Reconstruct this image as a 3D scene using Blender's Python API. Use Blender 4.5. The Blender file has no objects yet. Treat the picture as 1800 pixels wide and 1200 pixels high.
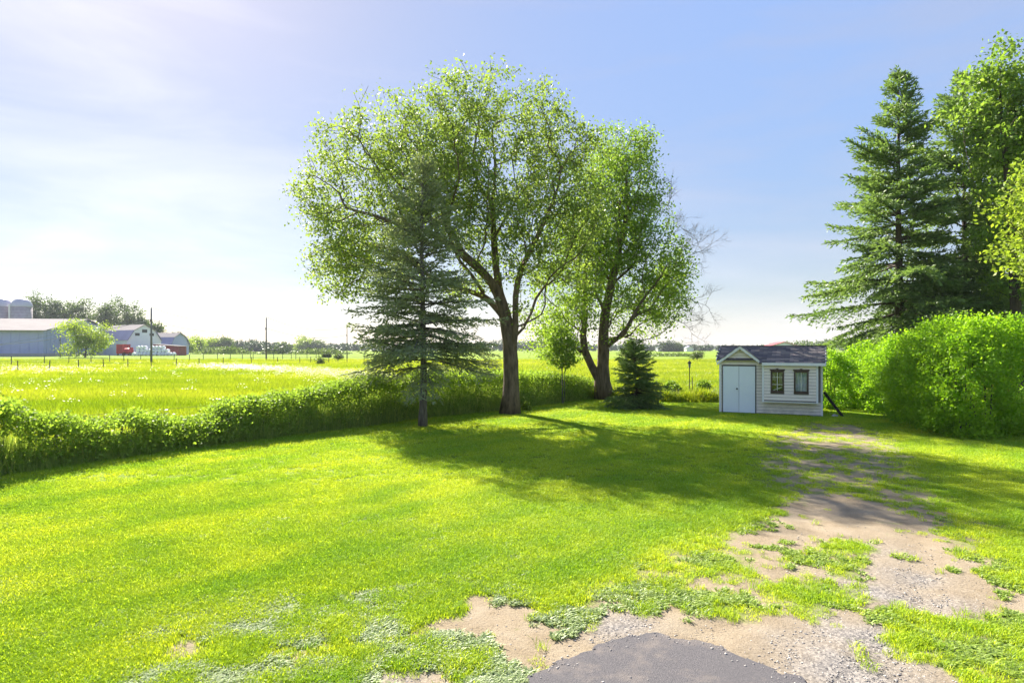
import bpy, math, random
import numpy as np
from mathutils import Vector, Matrix

# ------------------------------------------------------------------ camera, sky, sun, exposure
C = bpy.context.scene.collection
SC = bpy.context.scene
HC = 2.57          # camera height
FP = 1100.0        # focal length in photo pixels (photo 1800 wide)
HZ = 612.0         # horizon row in the photo
cam_d = bpy.data.cameras.new('camera'); cam = bpy.data.objects.new('camera', cam_d); C.objects.link(cam)
cam.location = (0, 0, HC); cam.rotation_euler = (math.radians(90), 0, 0)
cam_d.sensor_width = 36; cam_d.lens = 36 * FP / 1800; cam_d.shift_y = 12 / 1800
cam_d.clip_start = 0.1; cam_d.clip_end = 9000
SC.camera = cam

SUN_DIR = Vector((-0.68, 1.09, 0.98)).normalized()
EL = math.asin(SUN_DIR.z); AZ = math.atan2(SUN_DIR.x, SUN_DIR.y)
W = bpy.data.worlds.new('World'); SC.world = W; W.use_nodes = True
wn = W.node_tree.nodes; wl = W.node_tree.links
for n in list(wn): wn.remove(n)
wo = wn.new('ShaderNodeOutputWorld'); wb = wn.new('ShaderNodeBackground')
sky = wn.new('ShaderNodeTexSky'); sky.sky_type = 'NISHITA'; sky.sun_disc = False
sky.sun_elevation = EL; sky.sun_rotation = AZ
sky.air_density = 1.0; sky.dust_density = 0.55; sky.ozone_density = 2.0; sky.altitude = 100
tc = wn.new('ShaderNodeTexCoord')
mp = wn.new('ShaderNodeMapping'); mp.inputs['Scale'].default_value = (0.8, 2.4, 7.0); mp.inputs['Rotation'].default_value = (0.15, 0.25, 0.5)
nz = wn.new('ShaderNodeTexNoise'); nz.inputs['Scale'].default_value = 1.3; nz.inputs['Detail'].default_value = 7; nz.inputs['Roughness'].default_value = 0.55; nz.inputs['Distortion'].default_value = 0.4
cr = wn.new('ShaderNodeValToRGB'); cr.color_ramp.elements[0].position = 0.40; cr.color_ramp.elements[1].position = 0.78
cr.color_ramp.elements[0].color = (0.0, 0.0, 0.0, 1); cr.color_ramp.elements[1].color = (0.36, 0.36, 0.36, 1)
mul = wn.new('ShaderNodeMix'); mul.data_type = 'RGBA'; mul.blend_type = 'MIX'
lum = wn.new('ShaderNodeRGBToBW')
veil = wn.new('ShaderNodeMix'); veil.data_type = 'RGBA'; veil.blend_type = 'MULTIPLY'; veil.inputs[0].default_value = 1.0
veil.inputs[7].default_value = (2.2, 2.25, 2.4, 1)
wl.new(tc.outputs['Generated'], mp.inputs['Vector']); wl.new(mp.outputs['Vector'], nz.inputs['Vector'])
wl.new(nz.outputs['Fac'], cr.inputs['Fac']); wl.new(cr.outputs['Color'], mul.inputs[0])
wl.new(sky.outputs['Color'], lum.inputs['Color']); wl.new(lum.outputs['Val'], veil.inputs[6])
wl.new(sky.outputs['Color'], mul.inputs[6]); wl.new(veil.outputs[2], mul.inputs[7])
# thin high veil evens out the sky: brightness compressed, hue kept
l2 = wn.new('ShaderNodeRGBToBW'); wl.new(mul.outputs[2], l2.inputs['Color'])
dv = wn.new('ShaderNodeMath'); dv.operation = 'DIVIDE'; dv.inputs[0].default_value = 1.30; wl.new(l2.outputs['Val'], dv.inputs[1])
pq = wn.new('ShaderNodeMath'); pq.operation = 'MULTIPLY_ADD'; pq.inputs[1].default_value = 0.0125; wl.new(l2.outputs['Val'], pq.inputs[0]); wl.new(dv.outputs[0], pq.inputs[2])
pw = wn.new('ShaderNodeMath'); pw.operation = 'MINIMUM'; pw.inputs[1].default_value = 1.6; wl.new(pq.outputs[0], pw.inputs[0])
cm = wn.new('ShaderNodeCombineColor')
for i_, k_ in enumerate((1.0, 0.945, 0.975)):
    mm = wn.new('ShaderNodeMath'); mm.operation = 'MULTIPLY'; mm.inputs[1].default_value = k_; wl.new(pw.outputs[0], mm.inputs[0]); wl.new(mm.outputs[0], cm.inputs[i_])
sk = wn.new('ShaderNodeMix'); sk.data_type = 'RGBA'; sk.blend_type = 'MULTIPLY'; sk.inputs[0].default_value = 1.0
wl.new(mul.outputs[2], sk.inputs[6]); wl.new(cm.outputs[0], sk.inputs[7])
wl.new(sk.outputs[2], wb.inputs['Color']); wl.new(wb.outputs[0], wo.inputs['Surface'])
wb.inputs['Strength'].default_value = 0.075

sd = bpy.data.lights.new('sun', 'SUN'); sd.energy = 3.3; sd.angle = math.radians(0.6); sd.color = (1.0, 0.93, 0.80)
so = bpy.data.objects.new('sun', sd); C.objects.link(so); so.rotation_euler = SUN_DIR.to_track_quat('Z', 'Y').to_euler()

SC.view_settings.view_transform = 'Standard'; SC.view_settings.look = 'None'
SC.view_settings.exposure = 2.45; SC.view_settings.gamma = 1.0; SC.view_settings.use_curve_mapping = False
SC.cycles.use_denoising = True
SC.cycles.max_bounces = 8; SC.cycles.diffuse_bounces = 4; SC.cycles.transmission_bounces = 5; SC.cycles.volume_bounces = 0
SC.cycles.transparent_max_bounces = 6; SC.cycles.sample_clamp_indirect = 8

rng = np.random.default_rng(11); random.seed(5)
R = math.radians

# ------------------------------------------------------------------ helpers
def gp(px, py):                      # ground point under a photo pixel
    Y = HC * FP / (py - HZ); return np.array([(px - 900) / FP * Y, Y, 0.0])
def at(px, py, Y):
    return np.array([(px - 900) / FP * Y, Y, HC + (HZ - py) / FP * Y])

def tag(o, label=None, cat=None, group=None, kind=None):
    if label: o['label'] = label
    if cat: o['category'] = cat
    if group: o['group'] = group
    if kind: o['kind'] = kind
    return o
def empty(name, loc, rz=0, label=None, cat=None, group=None):
    o = bpy.data.objects.new(name, None); C.objects.link(o); o.location = loc; o.rotation_euler = (0, 0, rz)
    o.empty_display_size = 0.2
    return tag(o, label, cat, group)

def link(name, me, mat, parent=None, smooth=False):
    if mat is not None: me.materials.append(mat)
    o = bpy.data.objects.new(name, me); C.objects.link(o)
    if parent is not None:
        o.parent = parent
    if smooth and len(me.polygons): me.polygons.foreach_set('use_smooth', np.ones(len(me.polygons), bool))
    return o
def np_mesh(name, V, F, attrs=None):
    """V (n,3), F (m,k) uniform polygons"""
    V = np.ascontiguousarray(V, np.float32); F = np.ascontiguousarray(F, np.int32)
    me = bpy.data.meshes.new(name); me.vertices.add(len(V)); me.vertices.foreach_set('co', V.ravel())
    m, k = F.shape
    me.loops.add(m * k); me.loops.foreach_set('vertex_index', F.ravel())
    me.polygons.add(m); me.polygons.foreach_set('loop_start', np.arange(0, m * k, k, dtype=np.int32))
    try: me.polygons.foreach_set('loop_total', np.full(m, k, dtype=np.int32))
    except Exception: pass
    me.update(calc_edges=True)
    for an, (dom, arr) in (attrs or {}).items():
        a = me.attributes.new(an, 'FLOAT', dom); a.data.foreach_set('value', np.ascontiguousarray(arr, np.float32))
    return me

class MB:
    """collects polygons of mixed size"""
    def __init__(s): s.v = []; s.f = []
    def add(s, vs, fs):
        b = len(s.v); s.v += [tuple(map(float, p)) for p in vs]; s.f += [tuple(b + i for i in f) for f in fs]; return s
    def box(s, x0, x1, y0, y1, z0, z1):
        return s.add([(x0,y0,z0),(x1,y0,z0),(x1,y1,z0),(x0,y1,z0),(x0,y0,z1),(x1,y0,z1),(x1,y1,z1),(x0,y1,z1)],
                     [(0,3,2,1),(4,5,6,7),(0,1,5,4),(1,2,6,5),(2,3,7,6),(3,0,4,7)])
    def prism(s, poly, axis, a, b):
        """poly: list of 2d points in the plane normal to axis, extruded a..b"""
        n = len(poly)
        def P(p, t):
            return {'x': (t, p[0], p[1]), 'y': (p[0], t, p[1]), 'z': (p[0], p[1], t)}[axis]
        vs = [P(p, a) for p in poly] + [P(p, b) for p in poly]
        fs = [tuple(range(n))[::-1], tuple(range(n, 2*n))] + [(i, (i+1) % n, n+(i+1) % n, n+i) for i in range(n)]
        return s.add(vs, fs)
    def tube(s, pts, rad, n=6, cap=True):
        pts = [np.array(p, float) for p in pts]
        if not hasattr(rad, '__len__'): rad = [rad]*len(pts)
        vs = []; fs = []
        ref = None
        for i, p in enumerate(pts):
            d = pts[min(i+1, len(pts)-1)] - pts[max(i-1, 0)]; d = d/(np.linalg.norm(d)+1e-9)
            if ref is None: ref = np.array([1.0, 0.03, 0.02]) if abs(d[0]) < 0.9 else np.array([0, 1.0, 0.02])
            a = ref - d*np.dot(ref, d); a /= np.linalg.norm(a)+1e-9; ref = a; b = np.cross(d, a)
            for k in range(n):
                t = 2*math.pi*k/n; vs.append(p + rad[i]*(math.cos(t)*a + math.sin(t)*b))
        for i in range(len(pts)-1):
            for k in range(n):
                fs.append((i*n+k, i*n+(k+1) % n, (i+1)*n+(k+1) % n, (i+1)*n+k))
        if cap: fs += [tuple(range(n))[::-1], tuple(range((len(pts)-1)*n, len(pts)*n))]
        return s.add(vs, fs)
    def lathe(s, prof, n=16, c=(0, 0)):
        vs = []; fs = []
        for (r, z) in prof:
            for k in range(n):
                t = 2*math.pi*k/n; vs.append((c[0]+r*math.cos(t), c[1]+r*math.sin(t), z))
        for i in range(len(prof)-1):
            for k in range(n): fs.append((i*n+k, i*n+(k+1) % n, (i+1)*n+(k+1) % n, (i+1)*n+k))
        fs += [tuple(range(n))[::-1], tuple(range((len(prof)-1)*n, len(prof)*n))]
        return s.add(vs, fs)
    def mesh(s, name):
        me = bpy.data.meshes.new(name); me.from_pydata(s.v, [], s.f); me.update(); return me
    def build(s, name, mat, parent=None, smooth=False):
        return link(name, s.mesh(name), mat, parent, smooth)

# value noise
_perm = np.random.default_rng(3).random((256, 256))
def vnoise(x, y):
    xi = np.floor(x).astype(int); yi = np.floor(y).astype(int); fx = x-xi; fy = y-yi
    fx = fx*fx*(3-2*fx); fy = fy*fy*(3-2*fy)
    g = lambda i, j: _perm[(i) & 255, (j) & 255]
    return (g(xi, yi)*(1-fx)+g(xi+1, yi)*fx)*(1-fy)+(g(xi, yi+1)*(1-fx)+g(xi+1, yi+1)*fx)*fy
def fbm(x, y, o=4):
    s = 0; a = 0.5; t = 0
    for k in range(o):
        s = s+a*vnoise(x*2**k+17*k, y*2**k+31*k); t += a; a *= 0.55
    return s/t
def sstep(a, b, x):
    t = np.clip((x-a)/(b-a), 0, 1); return t*t*(3-2*t)
def in_poly(P, x, y):
    ins = np.zeros(x.shape, bool); n = len(P); j = n-1
    for i in range(n):
        xi, yi = P[i]; xj, yj = P[j]
        c = ((yi > y) != (yj > y)) & (x < (xj-xi)*(y-yi)/((yj-yi) if yj != yi else 1e-9)+xi)
        ins ^= c; j = i
    return ins
def sdist(P, x, y):                 # positive inside
    d = np.full(x.shape, 1e9); n = len(P)
    for i in range(n):
        ax, ay = P[i]; bx, by = P[(i+1) % n]; vx, vy = bx-ax, by-ay
        t = np.clip(((x-ax)*vx+(y-ay)*vy)/(vx*vx+vy*vy+1e-12), 0, 1)
        d = np.minimum(d, np.hypot(x-ax-t*vx, y-ay-t*vy))
    return np.where(in_poly(P, x, y), d, -d)
def gpoly(L): return [tuple(gp(a, b)[:2]) for a, b in L]

# ------------------------------------------------------------------ materials
def mat_new(name):
    m = bpy.data.materials.new(name); m.use_nodes = True
    return m, m.node_tree.nodes, m.node_tree.links, m.node_tree.nodes['Principled BSDF']
def col4(c): return (c[0], c[1], c[2], 1)
def simple(name, c1, c2=None, rough=0.7, scale=8.0, bump=0.0, metal=0.0, stretch=(1, 1, 1), detail=5, bscale=None, spec=0.4):
    m, N, L, B = mat_new(name)
    B.inputs['Roughness'].default_value = rough; B.inputs['Metallic'].default_value = metal
    B.inputs['Specular IOR Level'].default_value = spec
    c2 = c2 or tuple(v*0.8 for v in c1)
    t = N.new('ShaderNodeTexCoord'); mpn = N.new('ShaderNodeMapping'); mpn.inputs['Scale'].default_value = stretch
    n = N.new('ShaderNodeTexNoise'); n.inputs['Scale'].default_value = scale; n.inputs['Detail'].default_value = detail; n.inputs['Roughness'].default_value = 0.6
    r = N.new('ShaderNodeValToRGB'); r.color_ramp.elements[0].position = 0.32; r.color_ramp.elements[1].position = 0.68
    r.color_ramp.elements[0].color = col4(c2); r.color_ramp.elements[1].color = col4(c1)
    L.new(t.outputs['Object'], mpn.inputs['Vector']); L.new(mpn.outputs['Vector'], n.inputs['Vector'])
    L.new(n.outputs['Fac'], r.inputs['Fac']); L.new(r.outputs['Color'], B.inputs['Base Color'])
    if bump:
        b = N.new('ShaderNodeBump'); b.inputs['Strength'].default_value = bump; b.inputs['Distance'].default_value = 0.02
        if bscale:
            n2 = N.new('ShaderNodeTexNoise'); n2.inputs['Scale'].default_value = bscale; n2.inputs['Detail'].default_value = 6
            L.new(mpn.outputs['Vector'], n2.inputs['Vector']); L.new(n2.outputs['Fac'], b.inputs['Height'])
        else: L.new(n.outputs['Fac'], b.inputs['Height'])
        L.new(b.outputs['Normal'], B.inputs['Normal'])
    return m
def leafmat(name, ca, cb, trans=0.45, tcol=None, inst=False, rough=0.5, spec=0.35, ttint=1.25, extra=None):
    """thin leaves: diffuse front, light passing through; colour ca..cb by the tint of each leaf"""
    m, N, L, B = mat_new(name)
    a = N.new('ShaderNodeAttribute'); a.attribute_name = 'tint'
    if inst: a.attribute_type = 'INSTANCER'
    r = N.new('ShaderNodeMix'); r.data_type = 'RGBA'; r.inputs[6].default_value = col4(ca); r.inputs[7].default_value = col4(cb)
    L.new(a.outputs['Fac'], r.inputs[0])
    src = r.outputs[2]
    tcol = tcol or (ttint*1.05, ttint*1.12, ttint*0.55)
    if inst:
        a2 = N.new('ShaderNodeAttribute'); a2.attribute_name = 'bt'
        r2 = N.new('ShaderNodeMix'); r2.data_type = 'RGBA'; r2.blend_type = 'MULTIPLY'; r2.inputs[0].default_value = 1
        rr = N.new('ShaderNodeValToRGB'); e = rr.color_ramp.elements
        e[0].color = (0.55, 0.62, 0.6, 1); e[1].color = (1.25, 1.16, 1.15, 1)
        if extra: e.new(0.90).color = e[-1].color; e[-1].color = col4(extra)
        L.new(a2.outputs['Fac'], rr.inputs['Fac']); L.new(src, r2.inputs[6]); L.new(rr.outputs['Color'], r2.inputs[7]); src = r2.outputs[2]
    B.inputs['Roughness'].default_value = rough; B.inputs['Specular IOR Level'].default_value = spec
    L.new(src, B.inputs['Base Color'])
    t = N.new('ShaderNodeBsdfTranslucent'); tm = N.new('ShaderNodeMix'); tm.data_type = 'RGBA'; tm.blend_type = 'MULTIPLY'; tm.inputs[0].default_value = 1
    tm.inputs[7].default_value = col4(tcol or (ttint*1.25, ttint*1.1, ttint*0.45))
    L.new(src, tm.inputs[6]); L.new(tm.outputs[2], t.inputs['Color'])
    ms = N.new('ShaderNodeMixShader'); ms.inputs[0].default_value = trans
    L.new(B.outputs[0], ms.inputs[1]); L.new(t.outputs[0], ms.inputs[2])
    L.new(ms.outputs[0], N['Material Output'].inputs['Surface'])
    return m

def bark(name, c1, c2, vert=9):
    return simple(name, c1, c2, rough=0.9, scale=vert, bump=1.0, stretch=(1, 1, 0.22), bscale=22)

M = {}
M['bark_maple'] = bark('bark_maple', (0.20, 0.14, 0.10), (0.055, 0.038, 0.028))
M['bark_spruce'] = bark('bark_spruce', (0.19, 0.165, 0.15), (0.07, 0.055, 0.05), 14)
M['bark_dark'] = bark('bark_dark', (0.09, 0.065, 0.05), (0.03, 0.022, 0.018))
M['twig'] = simple('twig', (0.22, 0.19, 0.18), (0.12, 0.1, 0.09), rough=0.9)
M['leaf_maple'] = leafmat('leaf_maple', (0.12, 0.185, 0.045), (0.27, 0.33, 0.085), 0.5, spec=.2)
M['leaf_bright'] = leafmat('leaf_bright', (0.11, 0.19, 0.03), (0.29, 0.39, 0.06), 0.5, spec=.2)
M['leaf_hedge'] = leafmat('leaf_hedge', (0.12, 0.27, 0.016), (0.37, 0.54, 0.028), 0.5, spec=0.2)
M['leaf_vine'] = leafmat('leaf_vine', (0.13, 0.22, 0.035), (0.31, 0.41, 0.065), 0.5, spec=.12)
M['leaf_ash'] = leafmat('leaf_ash', (0.11, 0.20, 0.035), (0.27, 0.36, 0.07), 0.5, spec=.2)
M['leaf_far'] = leafmat('leaf_far', (0.05, 0.085, 0.02), (0.12, 0.17, 0.03), 0.35)
M['leaf_lime'] = leafmat('leaf_lime', (0.17, 0.25, 0.03), (0.34, 0.40, 0.06), 0.45, spec=.15)
M['leaf_wood'] = leafmat('leaf_wood', (0.03, 0.06, 0.025), (0.065, 0.10, 0.035), 0.2)
M['needles'] = leafmat('needles', (0.09, 0.16, 0.055), (0.27, 0.37, 0.12), 0.42, ttint=1.0)
M['needles_left'] = leafmat('needles_left', (0.19, 0.225, 0.13), (0.42, 0.46, 0.29), 0.5, ttint=1.0)
M['grass'] = leafmat('grass_blade', (0.27, 0.46, 0.028), (0.47, 0.60, 0.040), 0.45, inst=True, extra=(1.3, 1.2, 8.0), spec=0.08, tcol=(1.5, 1.32, .5))
M['grass_tall'] = leafmat('tall_grass_blade', (0.18, 0.30, 0.012), (0.38, 0.46, 0.04), 0.5, inst=True, extra=(1.4, 1.1, 6.0), spec=0.1, tcol=(1.45, 1.3, .6))
M['grass_fence'] = leafmat('fence_grass_blade', (0.22, 0.33, 0.06), (0.48, 0.56, 0.16), 0.55, inst=True, extra=(1.9, 1.5, 2.5), spec=0.15)
M['weed'] = leafmat('weed_leaf', (0.30, 0.42, 0.045), (0.33, 0.41, 0.20), 0.4, inst=True)
M['flower'] = leafmat('flower_white', (0.42, 0.42, 0.36), (0.55, 0.55, 0.50), 0.3, tcol=(.8, .8, 0.75), inst=True)

def ground_mat():
    m, N, L, B = mat_new('yard_ground')
    B.inputs['Roughness'].default_value = 0.95; B.inputs['Specular IOR Level'].default_value = 0.15
    t = N.new('ShaderNodeTexCoord')
    a = N.new('ShaderNodeAttribute'); a.attribute_name = 'dirt'
    def noise(s, d=6, r=0.6):
        n = N.new('ShaderNodeTexNoise'); n.inputs['Scale'].default_value = s; n.inputs['Detail'].default_value = d; n.inputs['Roughness'].default_value = r
        L.new(t.outputs['Object'], n.inputs['Vector']); return n
    def ramp(src, stops):
        r = N.new('ShaderNodeValToRGB'); e = r.color_ramp.elements
        e[0].position, e[0].color = stops[0][0], col4(stops[0][1]); e[1].position, e[1].color = stops[-1][0], col4(stops[-1][1])
        for p, c in stops[1:-1]: q = e.new(p); q.color = col4(c)
        L.new(src, r.inputs['Fac']); return r
    g = ramp(noise(9).outputs['Fac'], [(0.3, (0.08, 0.14, 0.010)), (0.7, (0.22, 0.29, 0.02))])
    s1 = ramp(noise(2.2, 8, 0.65).outputs['Fac'], [(0.3, (0.215, 0.165, 0.105)), (0.5, (0.272, 0.216, 0.148)), (0.7, (0.315, 0.26, 0.187))])
    s2 = ramp(noise(60, 4, 0.7).outputs['Fac'], [(0.30, (0.45, 0.42, 0.40)), (0.45, (1, 1, 1)), (0.62, (1, 1, 1)), (0.75, (1.15, 1.15, 1.15))])
    sm = N.new('ShaderNodeMix'); sm.data_type = 'RGBA'; sm.blend_type = 'MULTIPLY'; sm.inputs[0].default_value = 1
    L.new(s1.outputs['Color'], sm.inputs[6]); L.new(s2.outputs['Color'], sm.inputs[7])
    # gravel speckle where the attribute gravel is high
    v = N.new('ShaderNodeTexVoronoi'); v.inputs['Scale'].default_value = 45; L.new(t.outputs['Object'], v.inputs['Vector'])
    vr = ramp(v.outputs['Color'], [(0.0, (0.09, 0.085, 0.085)), (0.5, (0.22, 0.20, 0.185)), (1.0, (0.38, 0.34, 0.30))])
    ag = N.new('ShaderNodeAttribute'); ag.attribute_name = 'gravel'
    gm = N.new('ShaderNodeMix'); gm.data_type = 'RGBA'
    L.new(ag.outputs['Fac'], gm.inputs[0]); L.new(sm.outputs[2], gm.inputs[6]); L.new(vr.outputs['Color'], gm.inputs[7])
    # dirt/grass break-up
    nb = noise(14, 6, 0.7)
    ad = N.new('ShaderNodeMath'); ad.operation = 'ADD'; L.new(a.outputs['Fac'], ad.inputs[0])
    sb = N.new('ShaderNodeMath'); sb.operation = 'MULTIPLY_ADD'; sb.inputs[1].default_value = 0.9; sb.inputs[2].default_value = -0.45
    L.new(nb.outputs['Fac'], sb.inputs[0]); L.new(sb.outputs[0], ad.inputs[1])
    mr = N.new('ShaderNodeMapRange'); mr.inputs['From Min'].default_value = 0.22; mr.inputs['From Max'].default_value = 0.75
    L.new(ad.outputs[0], mr.inputs['Value'])
    mx = N.new('ShaderNodeMix'); mx.data_type = 'RGBA'
    L.new(mr.outputs[0], mx.inputs[0]); L.new(g.outputs['Color'], mx.inputs[6]); L.new(gm.outputs[2], mx.inputs[7])
    L.new(mx.outputs[2], B.inputs['Base Color'])
    b = N.new('ShaderNodeBump'); b.inputs['Strength'].default_value = 0.7; b.inputs['Distance'].default_value = 0.03
    L.new(noise(30, 8, 0.75).outputs['Fac'], b.inputs['Height']); L.new(b.outputs['Normal'], B.inputs['Normal'])
    return m
M['yard'] = ground_mat()
def meadow_mat():
    m, N, L, B = mat_new('meadow_ground')
    B.inputs['Roughness'].default_value = 1.0; B.inputs['Specular IOR Level'].default_value = 0.1
    t = N.new('ShaderNodeTexCoord')
    def layer(scale, sx, stops, d=6):
        mpn = N.new('ShaderNodeMapping'); mpn.inputs['Scale'].default_value = sx
        n = N.new('ShaderNodeTexNoise'); n.inputs['Scale'].default_value = scale; n.inputs['Detail'].default_value = d
        r = N.new('ShaderNodeValToRGB'); e = r.color_ramp.elements
        e[0].position, e[0].color = stops[0][0], col4(stops[0][1]); e[1].position, e[1].color = stops[-1][0], col4(stops[-1][1])
        for p, c in stops[1:-1]: q = e.new(p); q.color = col4(c)
        L.new(t.outputs['Object'], mpn.inputs['Vector']); L.new(mpn.outputs['Vector'], n.inputs['Vector']); L.new(n.outputs['Fac'], r.inputs['Fac'])
        return r
    a = layer(0.035, (0.35, 1, 1), [(0.3, (0.14, 0.23, 0.015)), (0.5, (0.20, 0.29, 0.018)), (0.7, (0.23, 0.28, 0.04))])
    b = layer(1.3, (0.6, 1, 1), [(0.25, (0.6, 0.65, 0.6)), (0.75, (1.2, 1.15, 1.1))], 8)
    c = layer(0.22, (0.4, 1, 1), [(0.38, (0.75, 0.8, 0.8)), (0.6, (1.05, 1.05, 1.0))], 4)
    m1 = N.new('ShaderNodeMix'); m1.data_type = 'RGBA'; m1.blend_type = 'MULTIPLY'; m1.inputs[0].default_value = 1
    m2 = N.new('ShaderNodeMix'); m2.data_type = 'RGBA'; m2.blend_type = 'MULTIPLY'; m2.inputs[0].default_value = 1
    L.new(a.outputs['Color'], m1.inputs[6]); L.new(b.outputs['Color'], m1.inputs[7])
    L.new(m1.outputs[2], m2.inputs[6]); L.new(c.outputs['Color'], m2.inputs[7]); L.new(m2.outputs[2], B.inputs['Base Color'])
    n = N.new('ShaderNodeTexNoise'); n.inputs['Scale'].default_value = 3; n.inputs['Detail'].default_value = 8; L.new(t.outputs['Object'], n.inputs['Vector'])
    bp = N.new('ShaderNodeBump'); bp.inputs['Strength'].default_value = 0.6; bp.inputs['Distance'].default_value = 0.2
    L.new(n.outputs['Fac'], bp.inputs['Height']); L.new(bp.outputs['Normal'], B.inputs['Normal'])
    return m
M['meadow'] = meadow_mat()
M['asphalt'] = simple('asphalt', (0.13, 0.12, 0.125), (0.075, 0.072, 0.078), rough=0.95, scale=90, bump=0.6, bscale=140, detail=8, spec=0.2)
def dusty(m):
    N = m.node_tree.nodes; L = m.node_tree.links; B = N['Principled BSDF']; src = B.inputs['Base Color'].links[0].from_socket
    t = N.new('ShaderNodeTexCoord'); n = N.new('ShaderNodeTexNoise'); n.inputs['Scale'].default_value = 2.3; n.inputs['Detail'].default_value = 9; n.inputs['Roughness'].default_value = .7; L.new(t.outputs['Object'], n.inputs['Vector'])
    r = N.new('ShaderNodeValToRGB'); r.color_ramp.elements[0].position = .5; r.color_ramp.elements[1].position = .72; r.color_ramp.elements[1].color = (.6, .6, .6, 1)
    L.new(n.outputs['Fac'], r.inputs['Fac']); x = N.new('ShaderNodeMix'); x.data_type = 'RGBA'; L.new(r.outputs['Color'], x.inputs[0]); L.new(src, x.inputs[6]); x.inputs[7].default_value = (.24, .20, .17, 1); L.new(x.outputs[2], B.inputs['Base Color'])
dusty(M['asphalt'])
M['stone'] = simple('stone', (0.36, 0.34, 0.32), (0.16, 0.15, 0.15), rough=0.9, scale=14)
M['siding'] = simple('siding', (0.90, 0.81, 0.74), (0.82, 0.73, 0.66), rough=0.55, scale=3)
def grime(m):
    N = m.node_tree.nodes; L = m.node_tree.links; B = N['Principled BSDF']; src = B.inputs['Base Color'].links[0].from_socket
    t = N.new('ShaderNodeTexCoord'); sx = N.new('ShaderNodeSeparateXYZ'); L.new(t.outputs['Object'], sx.inputs[0])
    n = N.new('ShaderNodeTexNoise'); n.inputs['Scale'].default_value = 5; n.inputs['Detail'].default_value = 8; L.new(t.outputs['Object'], n.inputs['Vector'])
    a = N.new('ShaderNodeMath'); a.operation = 'MULTIPLY_ADD'; a.inputs[1].default_value = -1.1; L.new(sx.outputs[2], a.inputs[0]); L.new(n.outputs['Fac'], a.inputs[2])
    r = N.new('ShaderNodeMapRange'); r.inputs['From Min'].default_value = .15; r.inputs['From Max'].default_value = .65; r.inputs['To Max'].default_value = .6; L.new(a.outputs[0], r.inputs['Value'])
    x = N.new('ShaderNodeMix'); x.data_type = 'RGBA'; L.new(r.outputs[0], x.inputs[0]); L.new(src, x.inputs[6]); x.inputs[7].default_value = (.36, .34, .27, 1); L.new(x.outputs[2], B.inputs['Base Color'])
grime(M['siding'])
M['trim'] = simple('shed_trim', (0.84, 0.84, 0.86), (0.76, 0.76, 0.78), rough=0.5, scale=5)
M['door'] = simple('shed_door', (0.80, 0.85, 0.93), (0.76, 0.81, 0.90), rough=0.45, scale=2)
M['dark_metal'] = simple('dark_metal', (0.05, 0.05, 0.055), (0.03, 0.03, 0.03), rough=0.4)
M['brown'] = simple('window_brown', (0.085, 0.05, 0.04), (0.05, 0.03, 0.025), rough=0.5)
M['white'] = simple('white_paint', (0.75, 0.75, 0.73), (0.65, 0.65, 0.63), rough=0.5)
M['gap'] = simple('shadow_gap_backing', (0.30, 0.28, 0.27), (0.25, 0.23, 0.22), rough=0.9)  # darkened wall behind the boards: shadow lines between clapboards put into its colour
M['void'] = simple('shed_interior_shade', (0.06, 0.055, 0.05), (0.03, 0.03, 0.03), rough=0.9)  # near-black colour stands in for the shade inside the shed
M['curtain'] = simple('curtain_grey', (0.38, 0.38, 0.40), (0.2, 0.2, 0.22), rough=0.9, scale=6, stretch=(6, 1, 0.4))
M['curtain_blue'] = simple('curtain_blue', (0.62, 0.68, 0.75), (0.2, 0.32, 0.45), rough=0.8, scale=7)
M['block'] = simple('concrete_block', (0.42, 0.41, 0.39), (0.3, 0.29, 0.28), rough=0.95, scale=20, bump=0.5)
M['black_wood'] = simple('black_wood', (0.035, 0.03, 0.028), (0.02, 0.018, 0.016), rough=0.8)
for i, (a, b) in enumerate([((0.15,0.13,0.135),(0.10,0.088,0.092)), ((0.22,0.19,0.18),(0.15,0.125,0.12)), ((0.12,0.108,0.12),(0.08,0.07,0.08)), ((0.34,0.27,0.24),(0.22,0.17,0.16))]):
    M['shingle%d' % i] = simple('shingle_asphalt_%d' % i, a, b, rough=0.95, scale=30, bump=0.5)
def glass_mat():
    m, N, L, B = mat_new('window_glass')
    B.inputs['Base Color'].default_value = (0.9, 0.95, 1, 1); B.inputs['Roughness'].default_value = 0.03
    B.inputs['Transmission Weight'].default_value = 1.0; B.inputs['IOR'].default_value = 1.45
    return m
M['glass'] = glass_mat()
def ribbed(name, c1, c2, sc=1.2, rough=0.5, metal=0.0):
    m = simple(name, c1, c2, rough=rough, scale=0.25, metal=metal)
    return m
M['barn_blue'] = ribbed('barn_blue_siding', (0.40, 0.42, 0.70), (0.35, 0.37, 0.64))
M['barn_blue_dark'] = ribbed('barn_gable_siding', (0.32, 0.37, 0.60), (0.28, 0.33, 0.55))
M['roof_pale'] = simple('roof_pale', (0.27, 0.25, 0.245), (0.235, 0.215, 0.215), rough=0.95, scale=0.2, metal=0.0, spec=0.03)
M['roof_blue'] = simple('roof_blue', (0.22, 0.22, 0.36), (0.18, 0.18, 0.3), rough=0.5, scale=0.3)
M['barn_white'] = simple('barn_white', (0.70, 0.73, 0.84), (0.62, 0.66, 0.78), rough=0.7, scale=0.4)
M['red'] = simple('red_paint', (0.50, 0.03, 0.04), (0.38, 0.02, 0.03), rough=0.5, scale=0.6)
M['red_dark'] = simple('red_dark', (0.25, 0.05, 0.06), (0.18, 0.04, 0.05), rough=0.7, scale=0.6)
M['silo'] = simple('silo_staves', (0.36, 0.31, 0.34), (0.27, 0.23, 0.26), rough=0.85, scale=0.8)
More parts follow.
